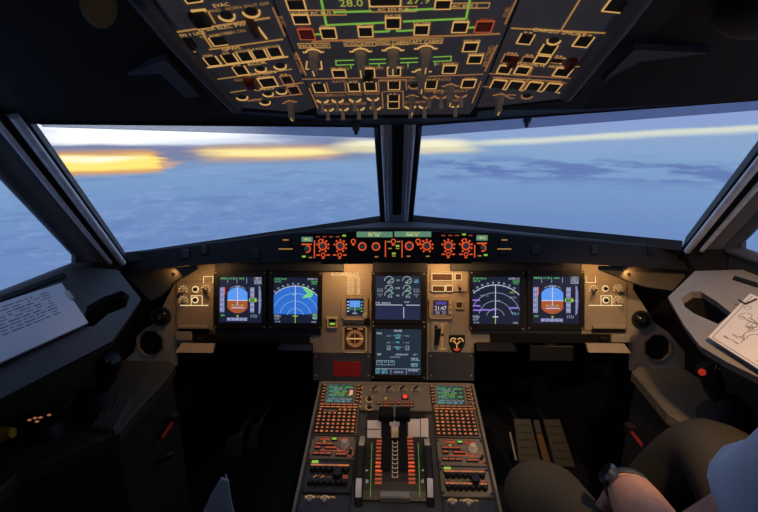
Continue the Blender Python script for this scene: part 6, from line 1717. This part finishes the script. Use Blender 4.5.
# pale folded sheet by the left person's knee
c = at_depth(216, 492, .98)
g = thing('folded_sheet', 'pale grey folded sheet standing beside the knee of the person at the lower left', 'paper', Matrix.Translation(c))
P = [at_depth(x, y, .98)-c for x, y in ((228, 481), (221, 479), (211, 496), (198, 523), (236, 523), (231, 503))]
m = MB(paper_mat); n = Vector((0, .004, .002)); m.rings([P, [p+n for p in P]]); m.build('sheet_front', g)
m = MB(paper_mat); m.rings([[P[0], P[5], P[4], P[4]+Vector((-.02, .03, 0)), P[0]+Vector((-.012, .02, 0))], [q+Vector((-.002, 0, 0)) for q in (P[0], P[5], P[4], P[4]+Vector((-.02, .03, 0)), P[0]+Vector((-.012, .02, 0)))]]); m.build('sheet_back', g)
# ------------------------------------------------------------------ lamps the flight deck has, and one added fill spot
def area(name, loc, aim, size, watts, col):
    d = bpy.data.lights.new(name, 'AREA'); d.shape = 'RECTANGLE'; d.size, d.size_y = size; d.energy = watts; d.color = col
    o = bpy.data.objects.new(name, d); COL.objects.link(o); o.location = loc
    o.rotation_euler = (Vector(aim)-Vector(loc)).to_track_quat('-Z', 'Y').to_euler()
    return o
WARM = (1.0, 0.52, 0.19)
for px, w, k in ((346, .34, .09), (449, .34, .09), (196, .20, .06), (606, .22, .06)):
    p = MP.off(.11).hit(px, 263); q = MP.off(0).hit(px, 306)
    area('panel_flood', p-MP.n*.0, q, (k, .02), w, WARM)
    t = thing('flood_lamp', {346: 'slim lamp under the glareshield left of the centre screens', 449: 'slim lamp under the glareshield right of the centre screens', 196: 'slim lamp under the left end of the glareshield', 606: 'slim lamp under the right end of the glareshield'}[px], 'lamp', Frame(p+MP.v*.006, MP.u, MP.v).M, 'lamps under the glareshield')
    m = MB(flood_metal); m.box(-k/2-.008, k/2+.008, 0, .010, -.012, .012, None, .002); m.build('lamp_housing', t)
    m = MB(flood_metal); m.box(-.008, .008, .002, .008, -.108, -.012); m.build('lamp_bracket', t)
def spot(name, loc, aim, watts, col, deg, blend=.5, rad=.03):
    d = bpy.data.lights.new(name, 'SPOT'); d.energy = watts; d.color = col; d.spot_size = R(deg); d.spot_blend = blend; d.shadow_soft_size = rad
    o = bpy.data.objects.new(name, d); COL.objects.link(o); o.location = loc
    o.rotation_euler = (Vector(aim)-Vector(loc)).to_track_quat('-Z', 'Y').to_euler()
spot('pedestal_flood', (.08, .33, 1.66), PED.world(.06, -.21), 13, (1.0, .70, .42), 38)
spot('chart_flood', (.50, .42, 1.58), (.66, .84, .86), 24.0, (1.0, .64, .35), 66, .7)
spot('console_flood', (-.45, .45, 1.58), (-.72, 1.10, .74), 1.6, (1.0, .72, .42), 26, .8)
spot('overhead_fill_spot', (0, -.72, 1.05), (0, .58, 1.66), 7, (1.0, .90, .80), 36, .5, .05)  # unseen fill spot, added to brighten the overhead panel
for s in (-1, 1): area('map_lamp_light', GS.off(-.03).hit(*((628, 272) if s > 0 else (174, 271))), GS.off(-.08).hit(*((650, 300) if s > 0 else (150, 305))), (.015, .015), .035 if s > 0 else .02, WARM)

# auto group: look-alike things share a group
fam = {}
for o in S.objects:
    if o.parent is None and 'label' in o: fam.setdefault(o.name.split('.')[0], []).append(o)
for k, L_ in fam.items():
    if len(L_) > 1:
        for o in L_:
            if 'group' not in o: o['group'] = k.replace('_', ' ')+'s of the flight deck'
